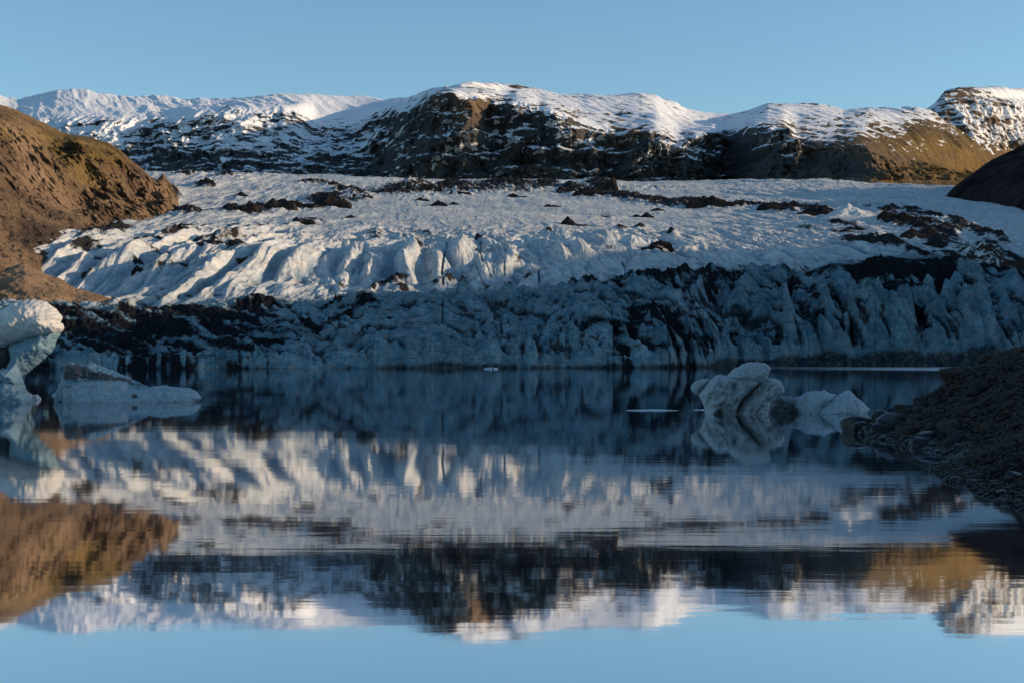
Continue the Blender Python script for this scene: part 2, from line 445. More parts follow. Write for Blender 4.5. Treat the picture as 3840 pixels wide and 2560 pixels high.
# ------------------------------------------------------------------ mountains
def mountain(name, us, rowsD, rowsV, sub, snow_pts, seed, amp=1.0, grass_pts=None, brown_pts=None, strata=1.0, cliff_rows=(0, 99), gully=1.0, gully_pts=None, ledge_amp=0.0, gmask=None, terrace=0.0):
    U, D, Z, T = loft(us, rowsD, rowsV, sub)
    V0 = HV - (Z - HC) * F / D
    X = w_x(U, D)
    cl = sm(cliff_rows[0] - 0.05, cliff_rows[0] + 0.25, T) * (1 - sm(cliff_rows[1] - 0.3, cliff_rows[1] + 0.1, T))
    # buttresses and gullies: push the face in and out of the slope
    b = ridge2(X / 150.0 + 0.4 * fbm2(X / 300, Z / 120, 3, seed), Z / 500.0, 5, seed + 5)
    b2 = ridge2(X / 42.0 + 0.5 * fbm2(X / 90, Z / 50, 3, seed + 2), Z / 170.0, 4, seed + 9)
    wob = fbm3(X / 70, D / 70, Z / 40, 5, seed + 3)
    st = fbm2(Z / 16.0 + 2.2 * fbm2(X / 260, Z / 90, 3, seed + 7), X / 900.0, 3, seed + 8)
    Dn = D - cl * amp * (55 * b + 24 * b2 + 26 * wob) - cl * strata * 7 * st
    if terrace > 0:
        tz = Z / 48.0 + 0.55 * fbm2(X / 260, Z / 200, 3, seed + 40); fr = tz - np.floor(tz)
        Dn = Dn + cl * terrace * sm(1350, 1650, U) * sm(3200, 2900, U) * (sm(.62, 1.0, fr) - fr) * (0.6 + .8 * sm(-.4, .5, fbm2(X / 150, Z / 60, 3, seed + 41)))
    # gullied snow slopes above
    up = (1 - cl) * sm(-0.1, 0.3, T)
    gl = 1.0
    if gully_pts is not None: gl = np.clip(idw(U, V0, gully_pts), 0, 2)
    Zn = Z + up * amp * gl * (9 * ridge2(X / 110.0 + D / 230.0, D / 600.0, 3, seed + 4) + 1.0 * fbm2(X / 50, D / 60, 5, seed + 6) + 7 * fbm2(X / 190, D / 300, 3, seed + 16) + 6 * ridge2((X + .35 * D) / 60.0, D / 300.0, 3, seed + 17)) + cl * amp * (5 * fbm2(X / 40, Z / 30, 4, seed + 12))
    Xn = w_x(U, D)            # keep the column, move only along depth
    N = normals(Xn, Dn, Zn)
    ns = smooth2(N[..., 2], 1)
    snow = idw(U, V0, snow_pts)
    mot = fbm2((X + 1.3 * Z) / 42.0, (Z - 0.25 * X) / 15.0 + D / 90, 6, seed + 20, 2.03, 0.62)
    mot2 = fbm2((X + 1.0 * Z) / 150.0, (Z - 0.2 * X) / 40.0 + D / 160, 4, seed + 21)
    sn = snow + 0.05 * sm(1700, 1300, U) - 0.02 + 0.35 * (ns - 0.45) + 0.62 * mot + 0.28 * mot2 + cl * 0.14 * (st)
    ledge = ridge2(Z / 26.0 + 0.5 * fbm2(X / 200, Z / 60, 3, seed + 30), X / 170.0, 3, seed + 31)
    sn = sn + 0 * cl + cl * sm(1350, 1600, U) * sm(3200, 2900, U) * ledge_amp * (0.55 * ledge - 0.12) * (0.4 + sm(-.4, .4, mot2))
    sn = sn + (0.46 * sm(.42, .80, ns) - .20) * cl * (terrace > 0) * sm(1400, 1600, U) * sm(3150, 2850, U)
    attrs = dict(snow=np.clip(sn, -0.5, 1.5).ravel())
    attrs['grass'] = (np.clip(idw(U, V0, grass_pts) - 0.12 + 0.3 * mot2 + 0.15 * mot, 0, 1) if grass_pts else np.zeros_like(X)).ravel()
    if gmask is not None: attrs['grass'] = attrs['grass'] * gmask(U, T).ravel()
    attrs['brown'] = (np.clip(idw(U, V0, brown_pts) - 0.15 + 0.3 * mot2, 0, 1) if brown_pts else np.zeros_like(X)).ravel()
    o = np_mesh(name, np.stack([Xn, Dn, Zn], -1), grid_faces(*X.shape), M_MT, True, attrs)
    return tag(o, kind='structure')


sky_main = pl([(-500, 372), (0, 361), (39, 372), (72, 380), (111, 369), (161, 358), (211, 344), (277, 333), (322, 337), (355, 347), (444, 366),
               (510, 364), (583, 372), (666, 374), (721, 381), (749, 375), (788, 381), (849, 379), (888, 373), (971, 372), (1026, 364),
               (1110, 362), (1165, 358), (1300, 363), (1353, 363), (1409, 369), (1442, 379), (1492, 375), (1553, 366), (1570, 355),
               (1614, 340), (1664, 335), (1668, 327), (1686, 333), (1714, 327), (1736, 318), (1769, 315), (1853, 319), (1936, 325),
               (1958, 331), (2047, 349), (2091, 359), (2186, 364), (2269, 362), (2335, 359), (2408, 355), (2463, 366), (2491, 377),
               (2535, 391), (2570, 413), (2620, 440), (2660, 455), (2700, 448), (2760, 431), (2806, 421), (2840, 410), (2879, 397), (2940, 394), (3017, 391),
               (3073, 398), (3123, 410), (3162, 421), (3223, 416), (3261, 410), (3372, 408), (3439, 410), (3489, 421), (3560, 470), (3650, 530), (3720, 600), (3800, 660), (4400, 690)])
cliff_top = pl([(-500, 470), (0, 460), (200, 440), (400, 440), (600, 440), (800, 420), (1000, 412), (1130, 410), (1150, 420), (1180, 455), (1280, 472), (1340, 450),
                (1400, 430), (1500, 412), (1554, 405), (1599, 385), (1619, 354), (1663, 346), (1711, 351), (1738, 365), (1772, 370), (1840, 371),
                (1860, 378), (1884, 395), (1939, 384), (1983, 390), (2020, 412), (2051, 411), (2090, 426), (2129, 440), (2156, 453), (2214, 470),
                (2300, 490), (2408, 493), (2463, 487), (2540, 528), (2600, 510), (2679, 491), (2720, 520), (2760, 500), (2801, 474), (2829, 469), (2940, 485), (2984, 541), (3095, 546),
                (3223, 552), (3280, 580), (3330, 600), (3440, 610), (3560, 640), (3700, 660), (4400, 720)])
_ct = pls([(u_, float(cliff_top(u_))) for u_ in np.arange(-500, 4400, 6.0)], 11); cliff_top = lambda u: _ct(u)
us = np.linspace(-420, 3760, 1900)
baseD = pls([(-500, 3900), (600, 3850), (900, 3760), (1100, 3850), (1400, 3700), (1600, 3480), (1760, 3420), (1880, 3460), (2120, 3380), (2300, 3420), (2480, 3360), (2600, 3450), (2720, 3750), (2790, 3500), (2850, 3350), (3100, 3230), (3280, 3060), (3420, 3330), (3600, 3750), (3760, 4050), (4400, 4400)], 30)
cliffD = lambda u: baseD(u) + pls([(-500, 500), (1100, 450), (1150, 650), (1400, 800), (1480, 450), (1560, 200), (1640, 80), (1730, 30), (1760, 60), (1850, 190), (1900, 130), (2000, 170), (2080, 120), (2140, 190), (2500, 150), (3000, 220), (3250, 300), (3420, 480), (3800, 700)], 22)(u)
skyD = pls([(-500, 5000), (600, 4950), (1000, 4900), (1150, 5000), (1440, 5150), (1560, 4300), (1640, 3800), (1760, 3780), (1900, 4300), (2200, 4350), (2450, 4450), (2560, 4700), (2700, 4700), (2850, 4400), (3200, 4500), (3450, 4700), (3800, 5000)], 45)
platD = lambda u: .5 * pls([(-500, 4400), (1100, 4350), (1400, 4600), (1500, 4300), (1600, 3620), (1760, 3500), (1900, 3680), (2500, 3600), (2700, 4000), (2850, 3650), (3250, 3450), (3450, 3800), (3800, 4200)], 60)(u) + .5 * skyD(u)
snow_pts = [(100, 400, .95), (280, 360, 1.1), (400, 400, .9), (700, 400, 1.0), (1000, 390, 1.0), (1250, 400, 1.15), (1400, 400, 1.0), (150, 460, .75), (420, 470, .55), (600, 470, .42), (800, 470, .42),
            (1000, 450, .40), (700, 520, .50), (900, 530, .55), (1000, 560, .42), (600, 600, .18), (750, 610, .15), (900, 600, .2), (1050, 620, .22), (1100, 500, .55), (1300, 500, .25), (1200, 560, .5), (1330, 560, .48), (1430, 520, .38), (1300, 620, .08),
            (1450, 640, .02), (800, 655, .3), (620, 660, .2), (1350, 420, .9), (1480, 395, .75), (1440, 440, .25), (1500, 460, .22), (1560, 500, .12), (1600, 345, .8), (1640, 370, .2), (1690, 420, -.15), (1750, 340, .6), (1800, 355, .5), (1780, 420, -.25), (1700, 500, .22), (1640, 560, .05),
            (1800, 480, .0), (1850, 520, .2), (1820, 570, .25), (1700, 600, .1), (1850, 600, .3), (1650, 660, -.2), (1800, 660, -.2), (1900, 650, .0), (1900, 340, .7), (2000, 365, .78), (2200, 400, .85), (2400, 390, .8), (1950, 322, .3), (2250, 372, .6), (2480, 420, .7), (2100, 400, .7),
            (1950, 400, .45), (1900, 440, .0), (1940, 490, .3), (1990, 520, .05), (2030, 560, .25), (1960, 610, -.2), (2050, 450, .3), (2150, 430, .35), (2250, 470, .6), (2130, 490, .4), (2150, 550, .4), (2100, 600, -.1), (2230, 600, -.1), (2330, 440, .5), (2400, 470, .55),
            (2380, 520, -.05), (2470, 500, .5), (2500, 470, .8), (2300, 640, -.3), (2560, 560, .3), (2450, 620, -.1), (2560, 650, .1), (2640, 470, .9), (2650, 540, .3), (2640, 640, -.2), (2740, 460, .9), (2740, 540, -.4), (2760, 650, -.5), (2850, 430, .75), (3000, 415, .8), (3100, 420, .7), (3000, 393, .45), (2850, 480, .35),
            (2880, 540, .12), (2900, 600, -.05), (2940, 660, -.4), (3050, 600, -.4), (3000, 480, .3), (3050, 460, .5), (3100, 500, .4), (3200, 450, .55), (3350, 430, .75), (3250, 490, .38), (3350, 480, .35), (3450, 440, .6), (3300, 530, .1), (3380, 545, .2), (3480, 580, .08), (3450, 500, -.02), (3500, 640, -.4), (3250, 620, -.5), (3400, 680, -.5)]
grass_pts = [(500, 500, -.3), (1500, 500, -.3), (1750, 350, .25), (1900, 600, -.2), (2150, 425, .55), (2300, 440, .6), (2450, 450, .4), (2400, 600, -.1), (2700, 500, -.2), (2900, 460, .5), (2950, 620, .1), (3050, 450, .6), (3000, 520, .3), (3150, 500, .7), (3200, 620, .15), (3300, 500, .9), (3400, 550, 1.1), (3500, 620, 1.1), (3350, 620, .6), (3420, 680, .9), (3600, 620, 1.1), (3450, 480, .8)]
brown_pts = [(1600, 450, 0), (1680, 560, 0), (1860, 520, 0), (1900, 430, .1), (2030, 520, 0), (2200, 620, 0), (2450, 560, .1), (2700, 600, 0), (2900, 600, 0), (3100, 620, .1), (500, 500, -.1), (1400, 500, 0), (1760, 420, .75), (1800, 380, .9), (1690, 400, .45), (1700, 620, .1), (1960, 410, .6), (2130, 580, .35), (2330, 530, .7), (2400, 500, .6), (2500, 600, 0), (3000, 600, .3), (3300, 600, .6), (3330, 560, .6)]  # sunlit buttress patches painted in as lighter, browner rock
gully_pts = [(300, 360, .5), (700, 390, .75), (1000, 380, .75), (1250, 380, .3), (1600, 350, .4), (1900, 340, .5), (2200, 380, .6), (2900, 410, .5), (3300, 480, .7), (3400, 560, 1.0)]
mountain('mountain_range', us,
         [lambda u: baseD(u) - 350, baseD, lambda u: baseD(u) * .5 + cliffD(u) * .5, cliffD, lambda u: np.maximum(platD(u), cliffD(u) + 60), skyD, lambda u: skyD(u) + 500, lambda u: skyD(u) + 1500],
         [740, 688, lambda u: 0.46 * 688 + 0.54 * cliff_top(u), cliff_top, lambda u: cliff_top(u) * .42 + sky_main(u) * .58, sky_main, lambda u: sky_main(u) + 80, 700],
         [12, 95, 95, 60, 50, 10, 8], snow_pts, 3, 1.0, grass_pts, brown_pts, 1.0, (1, 3.0), gully_pts=gully_pts, ledge_amp=0.55, terrace=46.0, gmask=lambda U, T: np.maximum(sm(2850, 3250, U), sm(2.9, 3.1, T) * sm(1700, 1800, U)))

# snowfield far behind the saddle
mountain('far_snowfield', np.linspace(2380, 3000, 160), [7000, 8000, 9000], [pl([(2380, 520), (3000, 520)]), pl([(2380, 400), (2500, 400), (2557, 409), (2623, 421), (2679, 429), (2756, 431), (2850, 440), (3000, 460)]), 600],
         [60, 10], [(2600, 400, 1.4), (2700, 500, 1.4)], 31, 0.3, cliff_rows=(98, 99))
# right-hand table mountain
mountain('table_mountain', np.linspace(3380, 4500, 560),
         [4300, pl([(3380, 4500), (3650, 4700), (3840, 5300), (4500, 6200)]), pl([(3380, 4900), (3650, 5150), (3840, 5700), (4500, 6600)]), pl([(3380, 5000), (3650, 5250), (3840, 5780), (4500, 6700)]), pl([(3380, 5400), (4500, 7400)]), 8500],
         [735, pl([(3380, 640), (3700, 610), (3840, 600), (4500, 600)]), pl([(3380, 500), (3489, 430), (3528, 402), (3544, 388), (3594, 378), (3700, 384), (3780, 392), (3840, 400), (4500, 430)]),
          pl([(3380, 490), (3489, 421), (3528, 394), (3544, 378), (3594, 369), (3700, 374), (3840, 384), (4500, 415)]), pl([(3380, 490), (3500, 419), (3544, 376), (3600, 367), (3678, 363), (3716, 358), (3840, 363), (4500, 380)]), 640],
         [30, 150, 20, 40, 8], [(3600, 420, .75), (3560, 450, .35), (3650, 470, .6), (3700, 430, .62), (3720, 460, .30), (3640, 540, .62), (3780, 420, .85), (3800, 500, .55), (3720, 560, .45), (3690, 590, .05), (3760, 580, .3), (3600, 378, .1), (3750, 385, .3), (3780, 365, 1.0), (4200, 500, .6)],
         41, 0.75, [(3600, 420, -.3), (3800, 450, -.3), (3640, 500, -.1), (3700, 560, .7), (3750, 590, .9), (3690, 620, .6)], [(3600, 450, .9), (3800, 500, .9), (3700, 380, .8)], 0.5, (1, 2.2))

# dark ridge on the right: seen at the frame edge, runs on past the lake and keeps it in the shade
yy = np.linspace(-700, 2600, 500); tt = np.linspace(0, 1, 160)
YY, TT = np.meshgrid(yy, tt)
foot = np.interp(YY, [-700, 0, 80, 400, 700, 1000, 1500, 1900, 2600], [330, 330, 330, 420, 470, 470, 452, 590, 900])
crestx = np.interp(YY, [-700, 0, 400, 700, 1000, 1500, 1900, 2600], [640, 640, 640, 680, 720, 760, 860, 1200])
cresth = np.interp(YY, [-700, 0, 60, 110, 300, 480, 560, 640, 720, 800, 900, 1100, 1250, 1400, 1550, 1800, 2100, 2600],
                   [150, 150, 146, 149, 160, 184, 188, 188, 182, 168, 165, 180, 215, 255, 268, 240, 120, 60])
XX = foot + (crestx - foot) * TT * 1.6
prof = np.where(TT < 0.625, np.sin(np.clip(TT / 0.625, 0, 1) * np.pi / 2) ** 0.6, 1 - 0.55 * ((TT - 0.625) / 0.375) ** 1.6)
basez = np.interp(YY, [-700, 900, 1500, 2600], [-8, 20, 165, 240])
ZZ = basez + (cresth - basez) * prof + 0.06 * cresth * fbm2(XX / 90, YY / 90, 6, 71) * sm(0, 0.3, TT) + (4 * ridge2(YY / 28, XX / 90, 4, 73) + 12 * ridge2((YY + XX * .4) / 75, XX / 160, 4, 74) * sm(900, 1200, YY)) * sm(0, .3, TT)
ta = math.tan(SUN_EL)
want = np.interp(yy - 24, [-700, 0, 85, 200, 300, 450, 500, 560, 620, 680, 720, 800, 900, 1000], [11, 9.5, 8.2, 14, 23, 49, 47, 41, 43, 47, 40, 20, 15, 15])
have = (ZZ - XX * ta).max(0)
ZZ = ZZ + np.where(yy < 980, want - have + 2.0 * fbm2(yy / 60, yy * 0, 4, 77), 0)[None, :] * np.clip(TT / .5, 0, 1) * np.clip((1020 - yy) / 100, 0, 1)[None, :]  # unseen crest shifted per column so its shadow falls where wanted
tag(np_mesh('dark_ridge', np.stack([XX, YY, ZZ], -1), grid_faces(*XX.shape), M_DR), kind='structure')

# ------------------------------------------------------------------ glacier
D0 = pl([(-600, 425), (100, 430), (700, 440), (1100, 465), (1900, 500), (2500, 520), (2700, 590), (3300, 615), (4500, 640)])
vlip = pl([(-600, 1165), (100, 1168), (430, 1166), (500, 1182), (600, 1180), (690, 1180), (760, 1160), (900, 1156), (1100, 1150), (1300, 1150), (1450, 1128), (1620, 1135), (1700, 1125), (2000, 1130), (2200, 1105), (2400, 1075), (2560, 1045), (2700, 1030), (2800, 1040), (2900, 1028), (3017, 1045), (3150, 1000), (3428, 970), (3567, 982), (3840, 1015), (4500, 1060)])
vcrest = pl([(-600, 640), (610, 651), (777, 655), (999, 658), (1300, 664), (1492, 675), (2047, 681), (2570, 684), (2762, 681), (3095, 680), (3206, 688), (3278, 696), (3428, 699), (3555, 710), (3840, 727), (4500, 760)])
rowsD = [lambda u: D0(u) - 1.0, lambda u: D0(u) + 1.5, lambda u: D0(u) + pl([(0, 30), (2500, 28), (2800, 40), (4000, 45)])(u), lambda u: D0(u) + pl([(0, 75), (1900, 92), (2500, 100), (2900, 105), (4500, 110)])(u),
         lambda u: pl([(-600, 600), (700, 610), (1900, 660), (2300, 665), (3000, 745), (4500, 780)])(u), lambda u: pl([(-600, 680), (700, 690), (1900, 710), (2285, 710), (3000, 800), (4500, 850)])(u),
         lambda u: pl([(-600, 860), (700, 880), (1900, 930), (3000, 960), (4500, 1000)])(u), lambda u: pl([(-600, 1180), (700, 1200), (1900, 1270), (4500, 1250)])(u), pl([(-600, 1950), (1900, 2000), (3000, 1900), (4500, 1550)]), 2500, 3400]
rowsV = [lambda u: HV + (HC + 4) * F / (D0(u) - 1.0), lambda u: HV - ((pl([(-600, 2.5), (900, 1.5), (1500, 2.5), (2600, 2), (2800, 4), (4500, 5)])(u) + 1.6 * fbm2(u / 60, u * 0 + 2, 4, 99)) - HC) * F / (D0(u) + 1.5), pl([(-600, 1280), (600, 1290), (1000, 1300), (1900, 1285), (2500, 1270), (2800, 1220), (3300, 1190), (3840, 1180), (4500, 1180)]), vlip,
         pl([(-600, 1160), (300, 1160), (440, 1140), (560, 1095), (700, 1078), (1300, 1060), (1800, 1020), (2200, 1015), (2500, 1000), (2800, 1000), (3000, 975), (3428, 950), (3840, 965), (4500, 1000)]),
         pl([(-600, 990), (300, 985), (700, 965), (1300, 945), (1900, 935), (2285, 938), (2700, 945), (3000, 930), (3400, 918), (3840, 925), (4500, 950)]),
         pl([(-600, 870), (600, 865), (1900, 850), (3000, 865), (3400, 870), (3840, 880), (4500, 900)]),
         pl([(-600, 765), (600, 765), (1900, 765), (3000, 790), (3840, 810), (4500, 830)]), vcrest, lambda u: vcrest(u) + 30, lambda u: vcrest(u) + 110]
usg = np.linspace(-220, 4120, 1850)
U, D, Z, T = loft(usg, rowsD, rowsV, [14, 110, 110, 80, 70, 90, 110, 110, 6, 4])
VG = HV - (Z - HC) * F / D
X = w_x(U, D)
dirt_list = [(2950, 1150, 200, 15, 38, .75), (3150, 1130, 180, 14, 38, .75), (2750, 1120, 160, 18, 30, .85), (3350, 1130, 200, 20, 25, .85), (3560, 1180, 40, 80, 10, .55), (2600, 1250, 160, 13, 25, .85), (2750, 1290, 120, 12, 30, .85), (2080, 1180, 200, 10, -8, .65), (2250, 1200, 150, 11, 10, .75), (1800, 1180, 220, 8, -6, .55), (1500, 1240, 200, 8, -10, .55), (3050, 1260, 110, 10, 42, .7), (3400, 1250, 130, 12, 38, .7),
    (1900, 708, 620, 6, 0, .72), (1750, 716, 420, 7, 0, .7), (2700, 772, 420, 6, 3, .8), (3500, 850, 330, 6, 16, .75), (3600, 920, 300, 7, 17, .7), (3300, 905, 260, 5, 10, .7), (1080, 782, 230, 6, -2, .8), (3550, 830, 260, 5, 14, .7), (700, 940, 420, 4, -9, .6), (900, 870, 420, 4, -7, .55), (600, 1040, 300, 4, -14, .5), (1500, 905, 300, 4, 2, .55),
    
    (1560, 715, 130, 24), (1480, 728, 100, 14), (1330, 745, 60, 12), (1300, 716, 60, 6), (1700, 703, 90, 12), (1720, 730, 40, 12), (1900, 698, 130, 11), (2050, 698, 60, 9), (2140, 712, 50, 9),
    (2250, 700, 60, 20), (2220, 733, 60, 9), (2350, 742, 120, 14, 8), (2450, 758, 100, 12, 5), (2560, 765, 90, 11), (2660, 768, 90, 13, 5), (2790, 776, 90, 8), (2920, 790, 90, 14, 6), (3060, 803, 90, 13, 8), (3160, 830, 60, 10, 15),
    (1060, 775, 70, 14), (950, 790, 60, 9), (870, 792, 40, 6), (1230, 752, 80, 14), (1160, 832, 70, 7, 0, .7), (770, 700, 40, 9), (700, 662, 60, 4, 0, .8), (640, 745, 30, 40), (690, 800, 80, 10), (850, 668, 60, 3, 0, .8), (1180, 690, 80, 4, 0, .8), (1250, 704, 60, 5, 0, .8),
    (790, 915, 60, 10, -10, .8), (650, 882, 90, 8, -8, .8), (440, 862, 60, 8, -8), (320, 950, 70, 8, -12, .8), (380, 895, 110, 10, -12, .7), (880, 850, 60, 5, 0, .6), (530, 930, 80, 7, -12, .7), (700, 860, 90, 6, -10, .7), (600, 1000, 60, 5, -15, .5),
    (890, 960, 40, 12, 0, .9), (515, 1005, 20, 7), (320, 1060, 20, 14), (1400, 880, 60, 7, 5, .6), (1580, 870, 50, 5, 15, .6), (1600, 895, 150, 4, 8, .55), (1800, 935, 200, 4, 8, .5),
    (1810, 905, 15, 3), (1790, 903, 12, 3), (2270, 815, 60, 4, 0, .6), (2060, 870, 15, 3), (2330, 860, 30, 4), (2400, 855, 20, 3), (2490, 945, 30, 4), (2520, 900, 20, 3),
    (3340, 798, 50, 9), (3430, 802, 60, 9, 8), (3510, 822, 60, 12, 15), (3600, 850, 45, 22, 20), (3680, 885, 60, 14, 20), (3740, 900, 70, 14, 25), (3350, 850, 70, 11, 10), (3450, 866, 80, 15, 20), (3540, 885, 60, 10, 15), (3460, 897, 50, 7), (3525, 915, 50, 12),
    (3270, 930, 120, 11, 5), (3340, 925, 80, 12, 8), (3450, 962, 90, 10, 20), (3700, 940, 50, 24), (3780, 962, 100, 10, 25, .8), (3220, 876, 80, 6, 5, .8), (3050, 866, 60, 4, 5, .7), (3160, 850, 70, 5, 8, .8), (3640, 960, 60, 16, 10), (3600, 975, 90, 12, 10),
    (3400, 1062, 260, 52, 6, 1.3), (3250, 1062, 160, 40, 10, 1.2), (3560, 1085, 140, 40, 8, 1.1), (3260, 1028, 150, 24, -12, 1.2), (3570, 1015, 160, 22, 5, 1.2), (3760, 1015, 110, 18, 12, 1.1), (3520, 1095, 120, 30, 0, .9), (3700, 1060, 120, 18, 15, .75), (2810, 1050, 50, 24, 0, 1.0), (2960, 1075, 50, 34, 40, .9), (2720, 1046, 80, 12, -12), (2560, 1052, 200, 15, -8, 1.2), (2450, 1078, 170, 24, -6, 1.1), (2250, 1112, 120, 14, -8),
    (2120, 1125, 80, 12, 0), (2640, 1100, 110, 34, 20, .95), (2740, 1150, 80, 30, 20, .8), (2560, 1120, 50, 26, 40, .8), (3130, 1180, 50, 70, -35, .55), (2940, 1180, 60, 24, 20, .7), (2900, 1220, 60, 30, 20, .6),
    (2420, 1222, 150, 20, 8, 1.15), (2350, 1290, 240, 44, 0, .8), (2520, 1280, 170, 50, 10, .8), (2560, 1340, 150, 20, 0, .75), (2330, 1345, 80, 22, 0, .85), (2120, 1260, 70, 18, -12, .5), (2650, 1230, 90, 14, 20, .8), (2600, 1190, 60, 12, 15, .8), (2700, 1330, 80, 30, 0, .6), (2850, 1340, 60, 20, 0, .6),
    (600, 1225, 360, 44, 4, .75), (300, 1190, 260, 20, 0, .75), (400, 1310, 300, 40, 0, .8), (650, 1250, 300, 90, 10, .5), (300, 1280, 300, 90, 0, .6), (150, 1310, 120, 50, 0, .9), (350, 1250, 150, 14, 6, 1.0), (520, 1290, 130, 16, 12, 1.0), (700, 1190, 240, 14, 3, 1.1), (800, 1290, 200, 14, 14, .9), (900, 1255, 190, 26, 10, .85), (800, 1205, 200, 18, 3, 1.0), (1000, 1170, 150, 12, -4, 1.0), (1100, 1180, 120, 10, 0, .8), (1230, 1185, 120, 10, -5, .9), (1370, 1182, 60, 14, 0, .9), (1330, 1222, 110, 10, -12, 1.0), (1200, 1280, 140, 16, -6, .95), (1050, 1310, 160, 18, 4, .6), (800, 1330, 200, 26, 4, .75), (560, 1365, 200, 14, 0, .9), (1100, 1270, 90, 14, 0, .8), (1230, 1220, 90, 8, -10, .7),
    (1475, 1080, 60, 15, -5, 1.1), (1400, 1100, 60, 7, -20, 1.1), (1690, 1068, 60, 8, -22, 1.0), (1630, 1095, 30, 8, 0, 1.0), (1510, 1100, 30, 7), (1250, 1120, 120, 7, -5, .7), (1000, 1140, 60, 5), (1280, 1095, 30, 6), (1940, 1000, 60, 14, -25, .65), (1990, 1040, 40, 22, -25, .6), (1820, 1090, 60, 7, 15, .7), (1740, 1140, 50, 7, 25, .9), (1900, 1120, 40, 6, 15, .7), (1570, 960, 30, 10, 0, .8), (1850, 1225, 20, 10, 0, .8), (2170, 1070, 60, 5, 0, .4)]
db = blobs(U, VG, dirt_list)
# relief
front = sm(0.8, 1.4, T) * (1 - sm(3.4, 4.4, T)); face = sm(0.7, 1.25, T) * (1 - sm(2.9, 3.3, T)); top = sm(4.2, 5.5, T)
right = sm(2500, 2800, U); left = 1 - sm(900, 1300, U); cen = np.clip(1 - right - left, 0, 1)
wx = 6 * fbm2(X / 45, D / 90, 4, 101); wy = 9 * fbm2(X / 40, D / 60, 4, 102)
skew = X - 0.10 * D + wx
slant = X + np.where(U > 2300, 0.48, -0.35) * (D - 600) * sm(0, 1, np.abs(U - 1900) / 700)
cw0 = fbm2(X / 22, D / 26, 6, 118)
fin = billow2((slant + 1.5 * wx + 5.5 * cw0) / 16.0, (D + wy) / 34.0, 4, 111, 0.5)
fin2 = ridge2((slant + wx) / 24.0, (D + wy) / 70.0, 4, 115)
cwob = fbm2(X / 22, D / 26, 6, 118)
lob = billow2((X + wx * 2) / 45.0, (D + wy * 2) / 80.0, 3, 121, 0.4)
stripe = ridge2((X + 0.06 * D + wx) / 15.0, (D + wy) / 150.0, 5, 125, 0.5)
stripeL = ridge2((X - 0.04 * D + wx * 0.7) / 19.0, (D + wy) / 230.0, 4, 127, 0.45)
big = fbm2(X / 120, D / 160, 3, 131)
chop = fbm2(X / 9, D / 14, 5, 135)
dz = np.zeros_like(X)
famp = 0.55 + 0.9 * sm(-.5, .6, fbm2(X / 50 + 3, D / 60, 3, 119))
dz += face * (right * ((9.0 * fin * famp + 5.0 * fin2 + 8.0 * ridge2(slant / 70, D / 60, 3, 120)) * (1 - 0.75 * sm(2.0, 2.9, T)) - 3.0) + cen * (4.0 * fin + 5.0 * (lob - 0.4) + 1.8 * cwob + 1.5 * fin2 + 3.2 * ridge2((X + 0.5 * D + wx) / 27.0, (D - .3 * X + wy) / 20.0, 4, 122) - 1.5) + left * (3.5 * ridge2((X + 0.9 * (D - 450)) / 30.0, (D - 450) / 60.0, 4, 116) + 2.0 * cwob - 0.5))
mid = sm(2.9, 3.4, T) * (1 - sm(5.2, 6.4, T))
dz += mid * (left * (6.2 * stripeL + 0.4 * chop) + cen * (4.0 * lob + 2.4 * stripe + 0.5 * chop - 2.0) + right * (1.5 * stripe + 0.5 * chop))
swell = ridge2((X + 0.25 * D) / 60, D / 45, 4, 137)
dz += top * (0.9 * stripe * (0.5 + 0.5 * left + 0.3 * right) + 0.2 * chop + 3.0 * big + 1.6 * (left * stripeL) + sm(1300, 2200, D) * (2.2 * swell + .7 * ridge2(X / 18, D / 60, 4, 138)))
dz += sm(3.3, 4.5, T) * right * (2.2 * ridge2((X + 0.3 * D) / 26, D / 120, 4, 139))
f1 = ridge2((slant + wx) / 9.0 + 0.6 * cwob, (D + wy) / 13.0, 4, 191, 0.6); f2 = ridge2((X - .5 * D) / 4.6 + 0.8 * chop, D / 6.5, 3, 192, 0.6)
dz += face * (2.6 * f1 * (0.6 + .5 * cwob) + 1.0 * f2) + mid * (.6 * ridge2((X + .06 * D + wx) / 7.0, (D + wy) / 60.0, 4, 193, .5) + .12 * f2)
dz += top * (0.45 * ridge2((X + .05 * D + wx) / 7.5, (D + wy) / 50.0, 4, 194, .6) * (.45 + .55 * np.clip(left + right, 0, 1)) + 0.12 * ridge2(X / 3.5, D / 12.0, 3, 195))
# debris heaps stand proud of the melting ice
rough = 0.6 + 0.8 * np.abs(ridge2(X / 14, D / 20, 4, 141)) + 0.5 * chop
heap = np.clip(db, 0, 1.2) * np.where(T > 4.4, 4.2 * D / 1100.0, 2.4 * (1 - 0.7 * left)) * rough
dz += heap * sm(1.2, 1.6, T)
